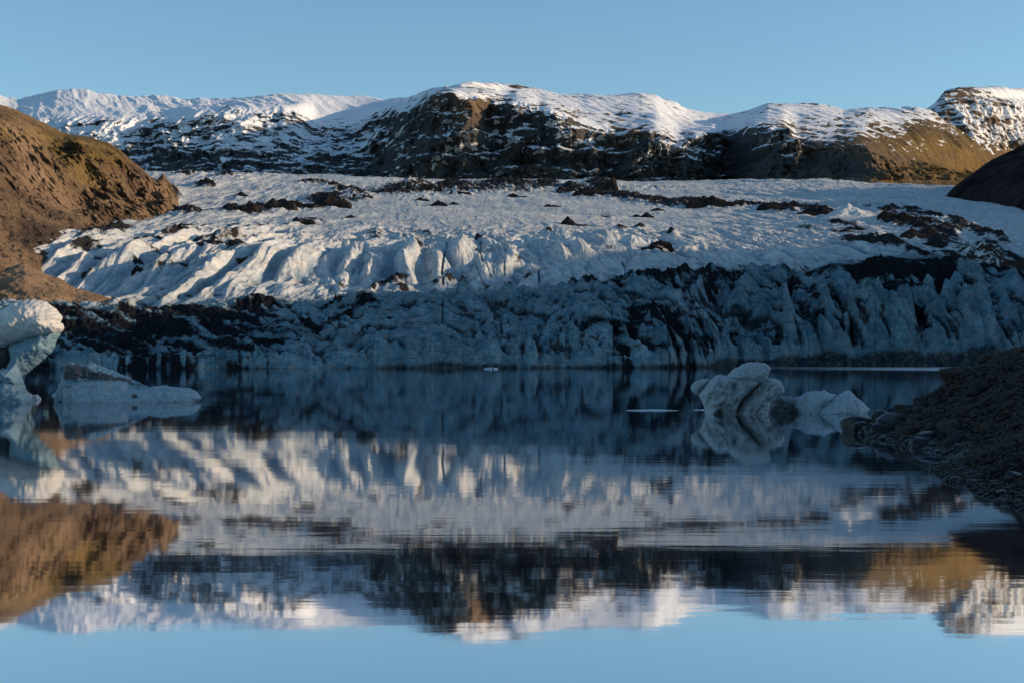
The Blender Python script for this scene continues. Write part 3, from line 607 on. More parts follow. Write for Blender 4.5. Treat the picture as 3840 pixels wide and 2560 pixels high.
# named folds on the lit front and the crevasses between them
for (u1, v1, u2, v2, wd, amp_) in [(1560, 940, 1480, 1080, 16, 7), (1640, 960, 1640, 1080, 14, 6), (1750, 930, 1690, 1010, 14, 6), (1830, 1000, 1790, 1090, 12, 4), (1950, 960, 1850, 1050, 14, 5), (2150, 950, 2210, 1010, 10, 5), (2080, 965, 2130, 1010, 8, 4), (1330, 960, 1250, 1100, 12, 6), (1420, 990, 1350, 1090, 9, 5), (1480, 1000, 1560, 1090, 9, 5), (1180, 960, 1020, 1080, 12, 6), (1050, 960, 800, 1130, 12, 6), (900, 980, 640, 1120, 10, 5), (760, 960, 480, 1080, 9, 5), (700, 1110, 1000, 950, 6, 4), (560, 940, 350, 1050, 9, 5),
                                   (2873, 1050, 2762, 1233, 12, 9), (2873, 1050, 2960, 1130, 9, 5), (3017, 1072, 3195, 1222, 9, 9), (2962, 1122, 3150, 1311, 9, 7), (3112, 1044, 3278, 1211, 9, 8), (3284, 1189, 3472, 1311, 9, 7), (2940, 1239, 2973, 1355, 8, 6), (3040, 1211, 3128, 1344, 9, 6),
                                   (3217, 1233, 3317, 1333, 9, 8), (3217, 1233, 3161, 1333, 8, 6), (3633, 1075, 3517, 1290, 13, 8), (3655, 1085, 3706, 1310, 13, 8), (3628, 1180, 3594, 1310, 7, 7), (3506, 1060, 3480, 1200, 10, 6), (3461, 1255, 3550, 1344, 8, 7), (3761, 1190, 3778, 1311, 10, 7), (2680, 1090, 2573, 1150, 10, 5), (2680, 1090, 2750, 1233, 10, 6), (3780, 1060, 3840, 1180, 12, 8), (3360, 1200, 3430, 1330, 8, 6)]:
    L2 = (u2 - u1) ** 2 + (v2 - v1) ** 2
    t = np.clip(((U - u1) * (u2 - u1) + (VG - v1) * (v2 - v1)) / L2, 0, 1)
    dd = np.hypot(U - (u1 + t * (u2 - u1)), VG - (v1 + t * (v2 - v1))) + 4 * chop
    dz += amp_ * gs(dd / (wd * 1.9), 0.7) * np.sin(np.pi * np.clip(0.12 + t * 0.85, 0, 1)) 
crack = np.zeros_like(X)
for (pts, wd, dp) in [([(1675, 925), (1665, 980), (1655, 1040), (1660, 1090)], 3, 4), ([(1805, 915), (1795, 960), (1810, 1010), (1840, 1060)], 3, 4), ([(2020, 1030), (2022, 1090)], 3, 3), ([(1890, 1000), (1890, 1045)], 3, 3), ([(2335, 985), (2350, 1040)], 2.5, 3),
                      ([(1785, 1020), (1800, 1070), (1870, 1110)], 2, 3), ([(1660, 1190), (1657, 1270)], 2, 2), ([(1970, 1195), (1980, 1250)], 2, 2), ([(1880, 1240), (1880, 1280)], 2, 2), ([(1905, 1235), (1912, 1270)], 2, 2), ([(1778, 1260), (1777, 1300)], 2, 2), ([(2845, 900), (2850, 935)], 3, 1), ([(2880, 905), (2872, 920)], 3, 1),
                      ([(2560, 870), (2700, 905), (2900, 930), (3100, 950)], 3, 2.0), ([(3000, 905), (3150, 930), (3330, 970)], 3, 2.5), ([(2950, 880), (3100, 900)], 3, 2), ([(2520, 935), (2560, 960), (2620, 975)], 3, 2)]:
    best = np.full(X.shape, 1e9)
    for (a, b) in zip(pts[:-1], pts[1:]):
        L2 = (b[0] - a[0]) ** 2 + (b[1] - a[1]) ** 2
        t = np.clip(((U - a[0]) * (b[0] - a[0]) + (VG - a[1]) * (b[1] - a[1])) / L2, 0, 1)
        best = np.minimum(best, np.hypot(U - (a[0] + t * (b[0] - a[0])), VG - (a[1] + t * (b[1] - a[1]))))
    k = gs((best + 4 * np.abs(chop)) / wd, 0.6) * (0.5 + .8 * sm(-.4, .4, cwob)); dz -= .7 * dp * k; crack = np.maximum(crack, k)
Zg = Z + dz
for (uu, vv, ru, rv, k_) in [(2288, 936, 60, 16, .93), (3612, 915, 70, 14, .93), (2411, 938, 25, 9, .9)]:
    q_ = np.exp(-(((U - uu) / ru) ** 4 + ((VG - vv) / rv) ** 4)); dz = dz * (1 - k_ * q_) + 0.9 * q_; db = db * (1 - q_ * (uu != 3612))
Zg = Z + dz; Zg[:3] = Z[:3]
# broken waterline: shallow coves and calved faces
cove = sm(0.2, 1.0, T) * (1 - sm(1.6, 2.4, T))
Dg = D + 5.0 * fbm2(X / 18, X * 0 + 3, 5, 151) * (1 - sm(1.5, 2.6, T)) + 2.0 * fbm3(X / 6, D / 6, Z / 3, 4, 152) * cove - (6 * right + 3 * cen) * fin * (1 - sm(1.3, 1.9, T)) * sm(0, 0.2, T) + 3.0
Xg = w_x(U, D)
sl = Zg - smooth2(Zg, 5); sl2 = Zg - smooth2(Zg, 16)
cav_shade = np.clip(-(sl / 0.9) * 0.6 - sl2 / 2.4, 0, 1) * (0.35 + 0.65 * (1 - top)) + crack * 0.5  # hollows of the relief, for bluer ice and painted occlusion
N = normals(Xg, Dg, Zg)
steep = 1 - N[..., 2]
wis = fbm2((X + 0.4 * D + wx) / 7.0, (D + wy) / 36.0, 5, 161)
lay = fbm2(Zg / 2.2 + 1.5 * fbm2(X / 30, D / 30, 3, 163), X / 60.0, 3, 164)
d = db * np.where(T > 4.3, 1.2, .95) + 0.20 * wis + 0.24 * lay * face
d += np.clip(-sl2 / 2.5, 0, .55) * front * (0.6 * right + 0.25) + 0.10 * left * (1 - top) + crack * .08
streak = fbm2((X + 1.1 * (D - 450)) / 9.0, (D - 450) / 55.0, 5, 181)
d += left * front * 0.55 * streak - 0.10 * left * face + right * top * 0.20 * fbm2((X + .1 * D) / 8.0, D / 80.0, 4, 187) + left * (mid + top) * (0.22 * fbm2((X - .04 * D) / 7.0, D / 60.0, 5, 188) + .05) + .14 * sm(2.9, 3.4, T) * fbm2(X / 14.0, D / 30.0, 5, 189)
d += face * right * 0.50 * sm(0.36, 0.05, fin) + face * cen * (.36 * sm(.32, .05, fin) + .25 * sm(-.1, -.6, f1)) + front * right * 0.25 * sm(1.9, 2.8, T) * (0.5 + fbm2(X / 30, D / 30, 3, 183)) + face * left * 0.22 * (1 - sm(1100, 1300, U))
d += np.where(T > 4.4, 0.10 * fbm2(X / 25, D / 90, 4, 171), 0) - 0.06
d -= 0.10 * np.clip(sl, 0, 1)
kz = int(np.argmax(T[:, 0] > 1.06)); d[:kz] = d[kz][None, :] - .12 + 0.22 * fbm2(X[:kz] / 3.0, Zg[:kz] / 3, 3, 185)
d += 0.32 * gs((Zg - .5) / 1.6) * sm(-.35, .35, fbm2(X / 14, X * 0, 4, 186)) * (T < 1.8)  # darker patches along the waterline
d += 0.05 * top + 0.10 * wis * (1 - .6 * face)
wet = np.clip((1 - sm(2.7, 3.3, T)) * 0.95 + 0.25 * (1 - sm(3.3, 4.6, T)) * (0.6 + 0.4 * right) + 0.1 * fbm2(X / 30, D / 30, 3, 175), 0, 1)  # lower front mask: melted ice, also carries the painted shade
glacier = np_mesh('glacier', np.stack([Xg, Dg, Zg], -1), grid_faces(*X.shape), M_GL, True, dict(dirt=d.ravel(), cavity_shade=cav_shade.ravel(), wet=wet.ravel()))
tag(glacier, kind='structure')
VGn = HV - (Zg - HC) * F / Dg


def on_ice(u, v):
    """point of the ice surface seen at column u, height v (first hit from the lake side)"""
    j = int(np.clip(np.searchsorted(usg, u), 0, len(usg) - 1))
    col = VGn[8:, j]; k = np.argmax(col <= v) + 8
    return Vector((Xg[k, j], Dg[k, j], Zg[k, j]))


# ------------------------------------------------------------------ brown hillside on the left
ush = np.linspace(-900, 760, 900)
hs = pl([(-900, 230), (-300, 360), (0, 416), (72, 437), (161, 480), (239, 518), (300, 526), (405, 550), (444, 572), (483, 605), (533, 640), (566, 670), (590, 680), (610, 657), (638, 691), (666, 750), (690, 830), (760, 900)])
hb = pl([(-900, 1290), (0, 1190), (100, 1100), (190, 1010), (272, 940), (377, 880), (466, 852), (588, 838), (660, 805), (700, 860), (760, 920)])
hbD = pl([(-900, 430), (0, 500), (100, 590), (190, 680), (272, 760), (377, 880), (466, 950), (588, 1010), (660, 1080), (760, 1180)])
hsD = pl([(-900, 900), (0, 1050), (300, 1150), (600, 1180), (670, 1190), (760, 1220)])
Uh, Dh, Zh, Th = loft(ush, [lambda u: hbD(u) - 60, hbD, lambda u: .55 * hbD(u) + .45 * hsD(u), hsD, lambda u: hsD(u) + 260, lambda u: hsD(u) + 800],
                      [lambda u: hb(u) + 260, hb, lambda u: hb(u) * .52 + hs(u) * .48, hs, lambda u: hs(u) + 60, lambda u: hs(u) + 500], [20, 150, 170, 20, 6])
Xh = w_x(Uh, Dh)
Vh = HV - (Zh - HC) * F / Dh
kk = sm(0.8, 1.3, Th)
rel = 20 * ridge3((Xh + Zh) / 120, Dh / 150, (Zh - 0.5 * Xh) / 90, 5, 201) + 16 * ridge3((Xh + 0.8 * Zh) / 58, Dh / 220, (Zh - Xh * .3) / 150, 4, 202) + 7 * ridge3(Xh / 34, Dh / 40, Zh / 26, 4, 203) + 3.5 * fbm3(Xh / 14, Dh / 14, Zh / 9, 5, 205)
rel = rel + 7 * ridge3((Xh + .4 * Zh) / 21, Dh / 26, (Zh - .3 * Xh) / 17, 4, 211, .6) + 3.0 * ridge3(Xh / 8, Dh / 9, Zh / 7, 3, 212)
rel = rel - 9 * gs((((Xh + 1.1 * Zh + 12 * fbm2(Xh / 60, Zh / 60, 3, 214)) / 46.0) % 1.0 - .5) / .10)
rel = rel - rel.mean() * .9
scr = np.clip(idw(Uh, Vh, [(100, 900, 1), (250, 850, .9), (150, 980, .9), (50, 1050, .8), (350, 850, .6), (0, 800, .8), (150, 700, .1), (300, 650, 0), (0, 500, 0), (500, 700, 0), (600, 760, .1), (400, 780, .2), (0, 1150, .5), (60, 650, .1)]) , 0, 1)
amp = kk * (1 - 0.75 * scr)
edge = sm(3.0, 2.6, Th)
Zh2 = Zh + amp * 0.45 * rel * (0.35 + 0.65 * edge) + scr * kk * (1.8 * fbm3(Xh / 6, Dh / 6, Zh / 5, 4, 207) + 2.5 * ridge3((Xh + .9 * Zh) / 16, Dh / 60, (Zh - Xh) / 60, 4, 208))
Dh2 = Dh - amp * rel * 1.2 * edge
grass = idw(Uh, Vh, [(60, 450, .5), (100, 500, .9), (200, 540, .75), (0, 600, .1), (300, 560, .8), (420, 600, .75), (330, 620, .8), (430, 680, .6), (250, 640, .5), (500, 640, .3), (560, 700, .2), (620, 700, .6), (100, 650, .1), (420, 760, .25), (600, 780, .1), (300, 750, .1), (150, 850, -.3), (100, 1000, -.4), (430, 790, .5)])
pale = np.clip(idw(Uh, Vh, [(70, 560, .8), (40, 580, .5), (150, 680, .7), (220, 730, .5), (270, 740, .4), (600, 770, .4), (550, 800, .4), (400, 600, 0), (200, 550, 0), (150, 900, -.1), (0, 750, .2), (30, 1000, .7), (20, 900, .5), (150, 1000, .4), (300, 600, 0), (450, 700, .1), (500, 740, .3)]) + .5 * fbm3(Xh / 50, Dh / 50, Zh / 30, 4, 209) - 0.05, 0, .8)
tag(np_mesh('brown_hillside', np.stack([Xh, Dh2, Zh2], -1), grid_faces(*Xh.shape), M_HILL, True, dict(grass=grass.ravel(), scree=scr.ravel(), pale=pale.ravel())), kind='structure')

# low rock tongue at the foot of the hill
ut = np.linspace(-900, 520, 620)
tv = pl([(-900, 1000), (-200, 1010), (0, 1020), (100, 1000), (190, 1040), (230, 1050), (290, 1090), (380, 1112), (433, 1133), (470, 1165), (520, 1200)])
Ut, Dt, Zt, Tt = loft(ut, [508, 520, 538, pl([(-900, 620), (200, 590), (300, 565), (520, 560)]), pl([(-900, 700), (520, 600)]), pl([(-900, 800), (520, 640)])],
                      [1290, pl([(-900, 1172), (400, 1172), (520, 1215)]), lambda u: 1172 * .42 + tv(u) * .58, tv, lambda u: tv(u) + 15, lambda u: tv(u) + 160], [20, 60, 70, 20, 10])
Xt = w_x(Ut, Dt)
rt = 3.0 * ridge3(Xt / 30, Dt / 40, Zt / 10, 4, 221) + 1.2 * fbm3(Xt / 7, Dt / 7, Zt / 4, 4, 223)
Vt = HV - (Zt - HC) * F / Dt
palet = np.clip(0.9 - 1.1 * sm(1135, 1165, Vt) + 0.4 * fbm3(Xt / 20, Dt / 20, Zt / 6, 4, 225), 0, 1)
tag(np_mesh('rock_tongue', np.stack([Xt, Dt - rt * 1.4, Zt + 0.35 * rt * sm(0.5, 1.5, Tt)], -1), grid_faces(*Xt.shape), M_HILL, True,
            dict(grass=np.full(Xt.size, -.5), scree=(1 - palet).ravel(), pale=palet.ravel())), kind='structure')
#@@MORE
# ------------------------------------------------------------------ things: helpers
def thing(name, loc, label, cat, group=None):
    o = link(bpy.data.objects.new(name, None)); o.location = loc; o.empty_display_size = 0.3
    return tag(o, label, cat, group)


def inside(px, pz, poly):
    r = np.zeros(px.shape, bool); n = len(poly)
    for i in range(n):
        x1, z1 = poly[i]; x2, z2 = poly[(i + 1) % n]
        c = ((z1 > pz) != (z2 > pz)) & (px < (x2 - x1) * (pz - z1) / (z2 - z1 + 1e-12) + x1)
        r ^= c
    return r


def seg_dist(px, pz, poly):
    d = np.full(px.shape, 1e9); n = len(poly)
    for i in range(n):
        x1, z1 = poly[i]; x2, z2 = poly[(i + 1) % n]
        L = (x2 - x1) ** 2 + (z2 - z1) ** 2 + 1e-12
        t = np.clip(((px - x1) * (x2 - x1) + (pz - z1) * (z2 - z1)) / L, 0, 1)
        d = np.minimum(d, np.hypot(px - x1 - t * (x2 - x1), pz - z1 - t * (z2 - z1)))
    return d


def inflate(poly, thick, rnd, res, yc=0.0, seed=0, lump=0.2, tilt=0.0, edge=0.03, grain=None):
    """solid of ice with the given side outline: front and back shells that meet at the rim"""
    p = np.array(poly, float)
    xs = np.arange(p[:, 0].min() - res * 2, p[:, 0].max() + res * 2, res); zs = np.arange(p[:, 1].min() - res * 2, p[:, 1].max() + res * 2, res)
    Xp, Zp = np.meshgrid(xs, zs)
    ex = edge * fbm2(Xp / 0.22, Zp / 0.22, 4, seed + 5); ez = edge * fbm2(Xp / 0.22 + 9, Zp / 0.22, 4, seed + 6)
    ins = inside(Xp + ex, Zp + ez, p); d = seg_dist(Xp + ex, Zp + ez, p) * np.where(ins, 1, 0)
    q = np.clip(d / rnd, 0, 1); h = thick * np.sqrt(np.clip(1 - (1 - q) ** 2, 0, 1))
    lm = fbm2(Xp / 0.9, Zp / 0.7, 4, seed) * 1.2 + 0.5 * ridge2((Xp + .5 * Zp) / 0.45, (Zp - .4 * Xp) / 0.8, 4, seed + 3)
    if grain is not None:
        ca, sa = math.cos(R(grain)), math.sin(R(grain)); ac = -Xp * sa + Zp * ca; al = Xp * ca + Zp * sa
        lm = lm + 1.3 * ridge2(ac / 0.42 + .3 * fbm2(Xp, Zp, 2, seed + 8), al / 2.2, 3, seed + 7)
    h = h * (1 + lump * lm)
    yc_ = yc + tilt * (Zp - p[:, 1].min())
    keep = inside(Xp + ex, Zp + ez, p)
    k2 = keep.copy(); k2[1:] |= keep[:-1]; k2[:-1] |= keep[1:]; k2[:, 1:] |= k2[:, :-1].copy(); k2[:, :-1] |= k2[:, 1:].copy()
    fq = grid_faces(*Xp.shape); kf = k2.ravel()[fq].all(1) & keep.ravel()[fq].any(1); fq = fq[kf]
    used, inv = np.unique(fq, return_inverse=True); fq = inv.reshape(-1, 4)
    Vf = np.stack([Xp, yc_ - h, Zp], -1).reshape(-1, 3)[used]; Vb = np.stack([Xp, yc_ + h * 0.9, Zp], -1).reshape(-1, 3)[used]
    n = len(Vf)
    return np.concatenate([Vf, Vb]), np.concatenate([fq, fq[:, ::-1] + n])


def berg_mesh(name, comps, mat, dirtf=None, parent=None, rough=0.035):
    Vs, Fs, n = [], [], 0
    for c in comps:
        v, f = inflate(**c); Vs.append(v); Fs.append(f + n); n += len(v)
    V = np.concatenate(Vs); Fq = np.concatenate(Fs)
    x, y, z = V.T
    V = V + rough * np.stack([fbm3(x / .3, y / .3, z / .3, 4, 301), fbm3(x / .3, y / .3, z / .3, 4, 302), fbm3(x / .3, y / .3, z / .3, 4, 303)], -1)
    dd = np.zeros(len(V)) if dirtf is None else dirtf(V[:, 0], V[:, 1], V[:, 2])
    return np_mesh(name, V, Fq, mat, True, dict(dirt=dd), parent)


M_B1 = mat_berg('grey_berg_ice', (0.24, 0.29, 0.31), (0.40, 0.44, 0.45))
M_B2 = mat_berg('pale_berg_ice', (0.27, 0.36, 0.41), (0.45, 0.52, 0.55))
M_B3 = mat_berg('blue_berg_ice', (0.10, 0.23, 0.30), (0.26, 0.41, 0.48))
M_BD = mat_berg('dark_berg_ice', (0.05, 0.09, 0.12), (0.15, 0.22, 0.26))
M_BSUN = mat_berg('sunlit_berg_ice', (0.55, 0.55, 0.52), (0.80, 0.78, 0.72))  # head ice whiter and warmer: sunlight put into the colour
M_FRAG = mat_berg('fragment_ice', (0.45, 0.55, 0.62), (0.75, 0.80, 0.84))


def crop7(pts, cx, D):   # traced side outline -> metres about the middle of the berg
    k = F / D
    return [((a / 1.802 - cx / 1.802) / k, (988 - b) / 1.802 / k) for a, b in pts]


# big grey iceberg, right of the lake's middle
D1 = 2.3 * F / (1548 - HV)
cx1 = 410
o1 = thing('iceberg', (w_x(2540 + cx1 / 1.802, D1), D1, 0), 'big grey lumpy iceberg with a diagonal dark crack and a rounded cap on top', 'iceberg')
ll = [(190, 1040), (190, 960), (160, 890), (150, 860), (185, 810), (225, 765), (265, 735), (300, 728), (345, 742), (420, 742), (520, 750), (575, 765), (556, 800), (488, 850), (446, 900), (410, 945), (400, 1040), (285, 1040), (275, 975), (240, 1000)]
rl = [(362, 1040), (374, 960), (405, 900), (452, 850), (502, 800), (545, 758), (640, 752), (695, 770), (715, 805), (713, 850), (690, 885), (640, 910), (618, 950), (600, 1040)]
cap = [(335, 745), (355, 715), (400, 680), (440, 662), (480, 648), (540, 644), (585, 650), (608, 668), (627, 685), (622, 712), (616, 742), (612, 800), (480, 830), (380, 790)]
nub = [(100, 830), (97, 805), (125, 778), (165, 762), (215, 757), (222, 770), (200, 800), (165, 830), (150, 866), (120, 850)]
def b1d(x, y, z):
    t = (x + z * 0) ; a = np.array(crop7([(555, 765), (385, 960)], cx1, D1)); L = a[1] - a[0]
    tt_ = np.clip(((x - a[0, 0]) * L[0] + (z - a[0, 1]) * L[1]) / (L @ L), 0, 1)
    dd = np.hypot(x - a[0, 0] - tt_ * L[0], z - a[0, 1] - tt_ * L[1])
    return 0.75 * gs(dd / 0.05) + 0.42 * gs(dd / 0.18) + 0.25 * gs((x + .3 * z - .2) / .5) - 0.1 + 0.15 * sm(.25, 0, z)  # darker along the diagonal crack, beside it and towards the base
berg_mesh('ice_body', [dict(poly=crop7(ll, cx1, D1), thick=.9, rnd=.45, res=.026, seed=401, lump=.3, grain=52), dict(poly=crop7(rl, cx1, D1), thick=.85, rnd=.4, res=.026, lump=.3, grain=52, yc=.10, seed=411),
                       dict(poly=crop7(nub, cx1, D1), thick=.3, rnd=.2, res=.026, yc=.35, seed=431)], M_B1, b1d, o1)
berg_mesh('ice_cap', [dict(poly=crop7(cap, cx1, D1), thick=.85, rnd=.5, res=.026, yc=.10, seed=421, edge=.05)], M_B1, None, o1)

# small dark berg between the big one and the pale one
cx2 = 735
dk = [(590, 1040), (610, 980), (640, 930), (655, 900), (690, 878), (740, 880), (790, 890), (815, 905), (840, 950), (850, 1040)]
tag_ = berg_mesh('iceberg', [dict(poly=crop7(dk, cx2, D1 + 1.2), thick=.6, rnd=.5, res=.03, seed=441)], M_BD, lambda x, y, z: .55 + .3 * fbm2(x / .3, z / .2, 3, 443) - 0.5 * gs((z - .6 + .3 * x) / .06))
tag_.location = (w_x(2540 + cx2 / 1.802, D1 + 1.2), D1 + 1.2, 0); tag(tag_, 'low dark blue iceberg between the big grey iceberg and the pale pointed one', 'iceberg')

# pale two-humped berg
cx3 = 1040
o3 = thing('iceberg', (w_x(2540 + cx3 / 1.802, D1), D1, 0), 'pale iceberg with a rounded hump and a pointed triangular peak beside the rocky shore', 'iceberg')
h1 = [(825, 1040), (825, 985), (806, 950), (803, 885), (850, 868), (885, 848), (950, 836), (1005, 834), (1035, 855), (1090, 872), (1060, 920), (1000, 960), (940, 1040)]
h2 = [(900, 1040), (940, 990), (985, 940), (1040, 905), (1080, 868), (1130, 842), (1160, 838), (1195, 862), (1235, 905), (1262, 925), (1296, 962), (1285, 985), (1270, 1040)]
berg_mesh('ice_hump', [dict(poly=crop7(h1, cx3, D1), thick=.6, rnd=.5, res=.028, yc=.35, seed=451, edge=.06)], M_B2, lambda x, y, z: .25 * gs((z - .7) / .2), o3)
berg_mesh('ice_peak', [dict(poly=crop7(h2, cx3, D1), thick=.75, rnd=.7, res=.028, seed=461)], M_B2, lambda x, y, z: .6 * gs((z - 1.42 + .7 * np.abs(x - .75)) / .05) * sm(0.65, .8, x), o3)


def crop8(pts, cx, D, wl):
    k = F / D
    return [((a - cx) / 2.94 / k, (wl - b) / 2.94 / k) for a, b in pts]


# leaning mushroom-shaped iceberg at the left edge
D7 = 83.0; wl7 = 2.94 * (HV + HC * F / D7 - 1100); cx7 = 200
o7 = thing('iceberg', (w_x(cx7 / 2.94, D7), D7, 0), 'tall mushroom-shaped iceberg with a sunlit white head leaning in at the left edge', 'iceberg')
head = [(-420, 420), (-300, 330), (-150, 255), (0, 200), (80, 155), (150, 115), (220, 90), (300, 74), (380, 72), (440, 80), (500, 100), (560, 140), (615, 180), (655, 225), (675, 262), (672, 290), (655, 315), (690, 338), (692, 390), (670, 420), (640, 450),
        (560, 470), (480, 480), (390, 490), (330, 520), (240, 545), (120, 560), (60, 590), (0, 612), (-100, 600), (-250, 600), (-400, 560)]
stem = [(105, 560), (300, 480), (480, 430), (640, 420), (650, 455), (625, 500), (600, 545), (575, 600), (560, 640), (490, 700), (430, 765), (380, 800), (320, 845), (270, 880), (235, 920), (100, 1300), (-200, 1300), (-180, 1000), (-60, 840), (80, 800), (115, 720), (108, 640)]
neck = [(-500, 700), (-300, 560), (0, 560), (150, 545), (140, 640), (110, 720), (80, 900), (60, 1300), (-450, 1300)]
berg_mesh('ice_head', [dict(poly=crop8(head, cx7, D7, wl7), thick=1.7, rnd=1.6, res=.05, seed=501, edge=.05, lump=.10)], M_BSUN, lambda x, y, z: .5 * gs((z - 3.15 - .12 * x) / .10) * sm(1.2, .5, x) * sm(-1.4, -.7, x), o7, .03)
berg_mesh('ice_stem', [dict(poly=crop8(stem, cx7, D7, wl7), thick=1.1, rnd=1.0, res=.05, yc=.1, seed=511, edge=.05, lump=.12), dict(poly=crop8(neck, cx7, D7, wl7), thick=1.0, rnd=.9, res=.06, yc=.5, seed=521)],
          M_B3, lambda x, y, z: .8 * sm(-.35, -.6, x), o7, .05)
# blocky berg in front of it
D8 = 79.5; wl8 = 1200; cx8 = 60
blk = [(-520, 1260), (-520, 900), (-300, 870), (-120, 860), (0, 850), (70, 826), (130, 806), (180, 790), (200, 830), (215, 890), (235, 940), (262, 1000), (265, 1050), (310, 1090), (325, 1130), (350, 1170), (345, 1200), (330, 1260)]
b8 = berg_mesh('iceberg', [dict(poly=crop8(blk, cx8, D8, wl8), thick=1.0, rnd=.55, res=.04, seed=531, edge=.06, lump=.28)], M_B3, lambda x, y, z: .55 * gs((z - 1.15 + .1 * x) / .07) + .2 * gs((z - .7) / .12), None, .05)
b8.location = (w_x(cx8 / 2.94, D8), D8, 0); tag(b8, 'blue blocky iceberg standing in front of the mushroom-shaped one', 'iceberg')

# wedge berg with a brown debris cap and a front slab
D9 = 2.3 * F / (1505 - HV); cx9 = 1100
o9 = thing('iceberg', (w_x(cx9 / 2.94, D9), D9, 0), 'wedge-shaped iceberg with a dark brown debris slope above a pale front slab', 'iceberg')
wed = [(570, 1260), (585, 1180), (568, 1135), (600, 1085), (628, 1010), (655, 930), (685, 850), (700, 785), (735, 766), (800, 776), (860, 782), (925, 792), (975, 766), (1035, 795), (1100, 806), (1160, 835), (1240, 862), (1320, 898), (1400, 935), (1500, 985), (1610, 1035), (1640, 1260)]
slab = [(800, 1260), (808, 1190), (806, 1060), (840, 1000), (880, 970), (1000, 955), (1150, 950), (1290, 962), (1420, 985), (1430, 1045), (1540, 1055), (1610, 1065), (1680, 1095), (1730, 1140), (1768, 1190), (1755, 1260)]
shelf = [(700, 1260), (690, 1050), (740, 960), (900, 940), (1200, 938), (1400, 960), (1425, 1045), (1430, 1260)]
DARK9 = [(690, 800), (740, 768), (860, 782), (925, 795), (1000, 838), (1150, 872), (1300, 915), (1450, 970), (1590, 1035), (1400, 1000), (1250, 968), (1100, 950), (900, 945), (760, 962), (705, 930)]
def b9d(x, y, z):
    k = 2.94 * F / (D9 + .8)
    a = x * k + 1100 + 26 * fbm2(x / .25, z / .2, 4, 541); b = 1190 - z * k + 22 * fbm2(x / .3, z / .15, 4, 542)
    q = inside(a, b, DARK9); e_ = seg_dist(a, b, DARK9)
    return np.where(q, .55 + .4 * sm(0, 30, e_), .25 * sm(30, 0, e_)) + .12 * fbm2(x / .1, z / .06, 3, 543)
berg_mesh('ice_wedge', [dict(poly=crop8(wed, cx9, D9 + .8, wl8 - 10), thick=.95, rnd=.9, res=.03, yc=.6, seed=551, edge=.04, grain=-18)], M_B3, b9d, o9)  # wedge darker than its slab: facet shading put into the ice colour
def b9s(x, y, z):
    return .9 * gs((x - 2.2) / .16) * gs((z - .33) / .13) + .5 * gs((x - 1.45) / .08) * gs((z - .3) / .08) + .3 * gs((z - 1.14) / .03)
berg_mesh('ice_slab', [dict(poly=crop8(slab, cx9, D9, wl8 - 10), thick=.55, rnd=.22, res=.03, yc=-.25, seed=561, edge=.03, lump=.1), dict(poly=crop8(shelf, cx9, D9, wl8 - 10), thick=.6, rnd=.3, res=.03, yc=.1, seed=571)], M_B2, b9s, o9)
# smooth low berg to its right
cx10 = 1900
low = [(1560, 1260), (1590, 1060), (1650, 1035), (1740, 1018), (1830, 1016), (1900, 1028), (1980, 1036), (2080, 1040), (2140, 1060), (2185, 1095), (2212, 1140), (2210, 1165), (2170, 1187), (2150, 1260)]
b10 = berg_mesh('iceberg', [dict(poly=crop8(low, cx10, D9 + .4, wl8 - 12), thick=.8, rnd=.55, res=.03, seed=581, lump=.08, edge=.03)], M_B2, None)
b10.location = (w_x(cx10 / 2.94, D9 + .4), D9 + .4, 0); tag(b10, 'low smooth rounded iceberg at the right end of the wedge-shaped one', 'iceberg')


# small floating fragments
def fragment(u, v, wpx, hpx, label, n=9, seed=0):
    D = HC * F / (v - HV); m_ = D / F
    Vs, Fs, c = [], [], 0
    rr = random.Random(seed)
    for i in range(n):
        bm = bmesh.new(); bmesh.ops.create_icosphere(bm, subdivisions=2, radius=1)
        t = rr.uniform(-.5, .5); sx = wpx * m_ * rr.uniform(.06, .22); sz = hpx * m_ * rr.uniform(.4, 1.0) * (1 - 1.2 * abs(t))
        vv = np.array([x.co[:] for x in bm.verts]); ff = np.array([[y.index for y in f.verts] for f in bm.faces]); bm.free()
        vv = vv * (1 + .35 * n3(vv[:, 0] * 2 + i, vv[:, 1] * 2, vv[:, 2] * 2, seed)[:, None])
        vv = vv * [sx, sx * 1.3, max(sz, .01)] + [t * wpx * m_, rr.uniform(-.4, .4) * sx * 2, sz * .15]
        Vs.append(vv); Fs.append(ff + c); c += len(vv)
    V = np.concatenate(Vs)
    o = np_mesh('ice_fragment', V, np.concatenate(Fs), M_FRAG, False, dict(dirt=np.zeros(len(V))))
    o.location = (w_x(u, D), D, 0)
    tag(o, label, 'ice')
fragment(2442, 1537.5, 150, 5, 'thin flat sliver of white ice floating in open water left of the big grey iceberg', 26, 1)
fragment(3632, 1419, 48, 17, 'cluster of jagged clear ice splinters floating behind the rocky shore', 12, 2)
fragment(128, 1497, 44, 26, 'splintered clear ice pieces at the foot of the blue blocky iceberg', 12, 3)
fragment(1842, 1383, 50, 9, 'small white floe close under the glacier front near the middle of the lake', 8, 4)
fragment(2632, 1536, 60, 4, 'thin line of ice crumbs floating at the left foot of the big grey iceberg', 12, 5)
fragment(205, 1483, 14, 22, 'upright clear ice splinter at the left foot of the wedge-shaped iceberg', 4, 6)

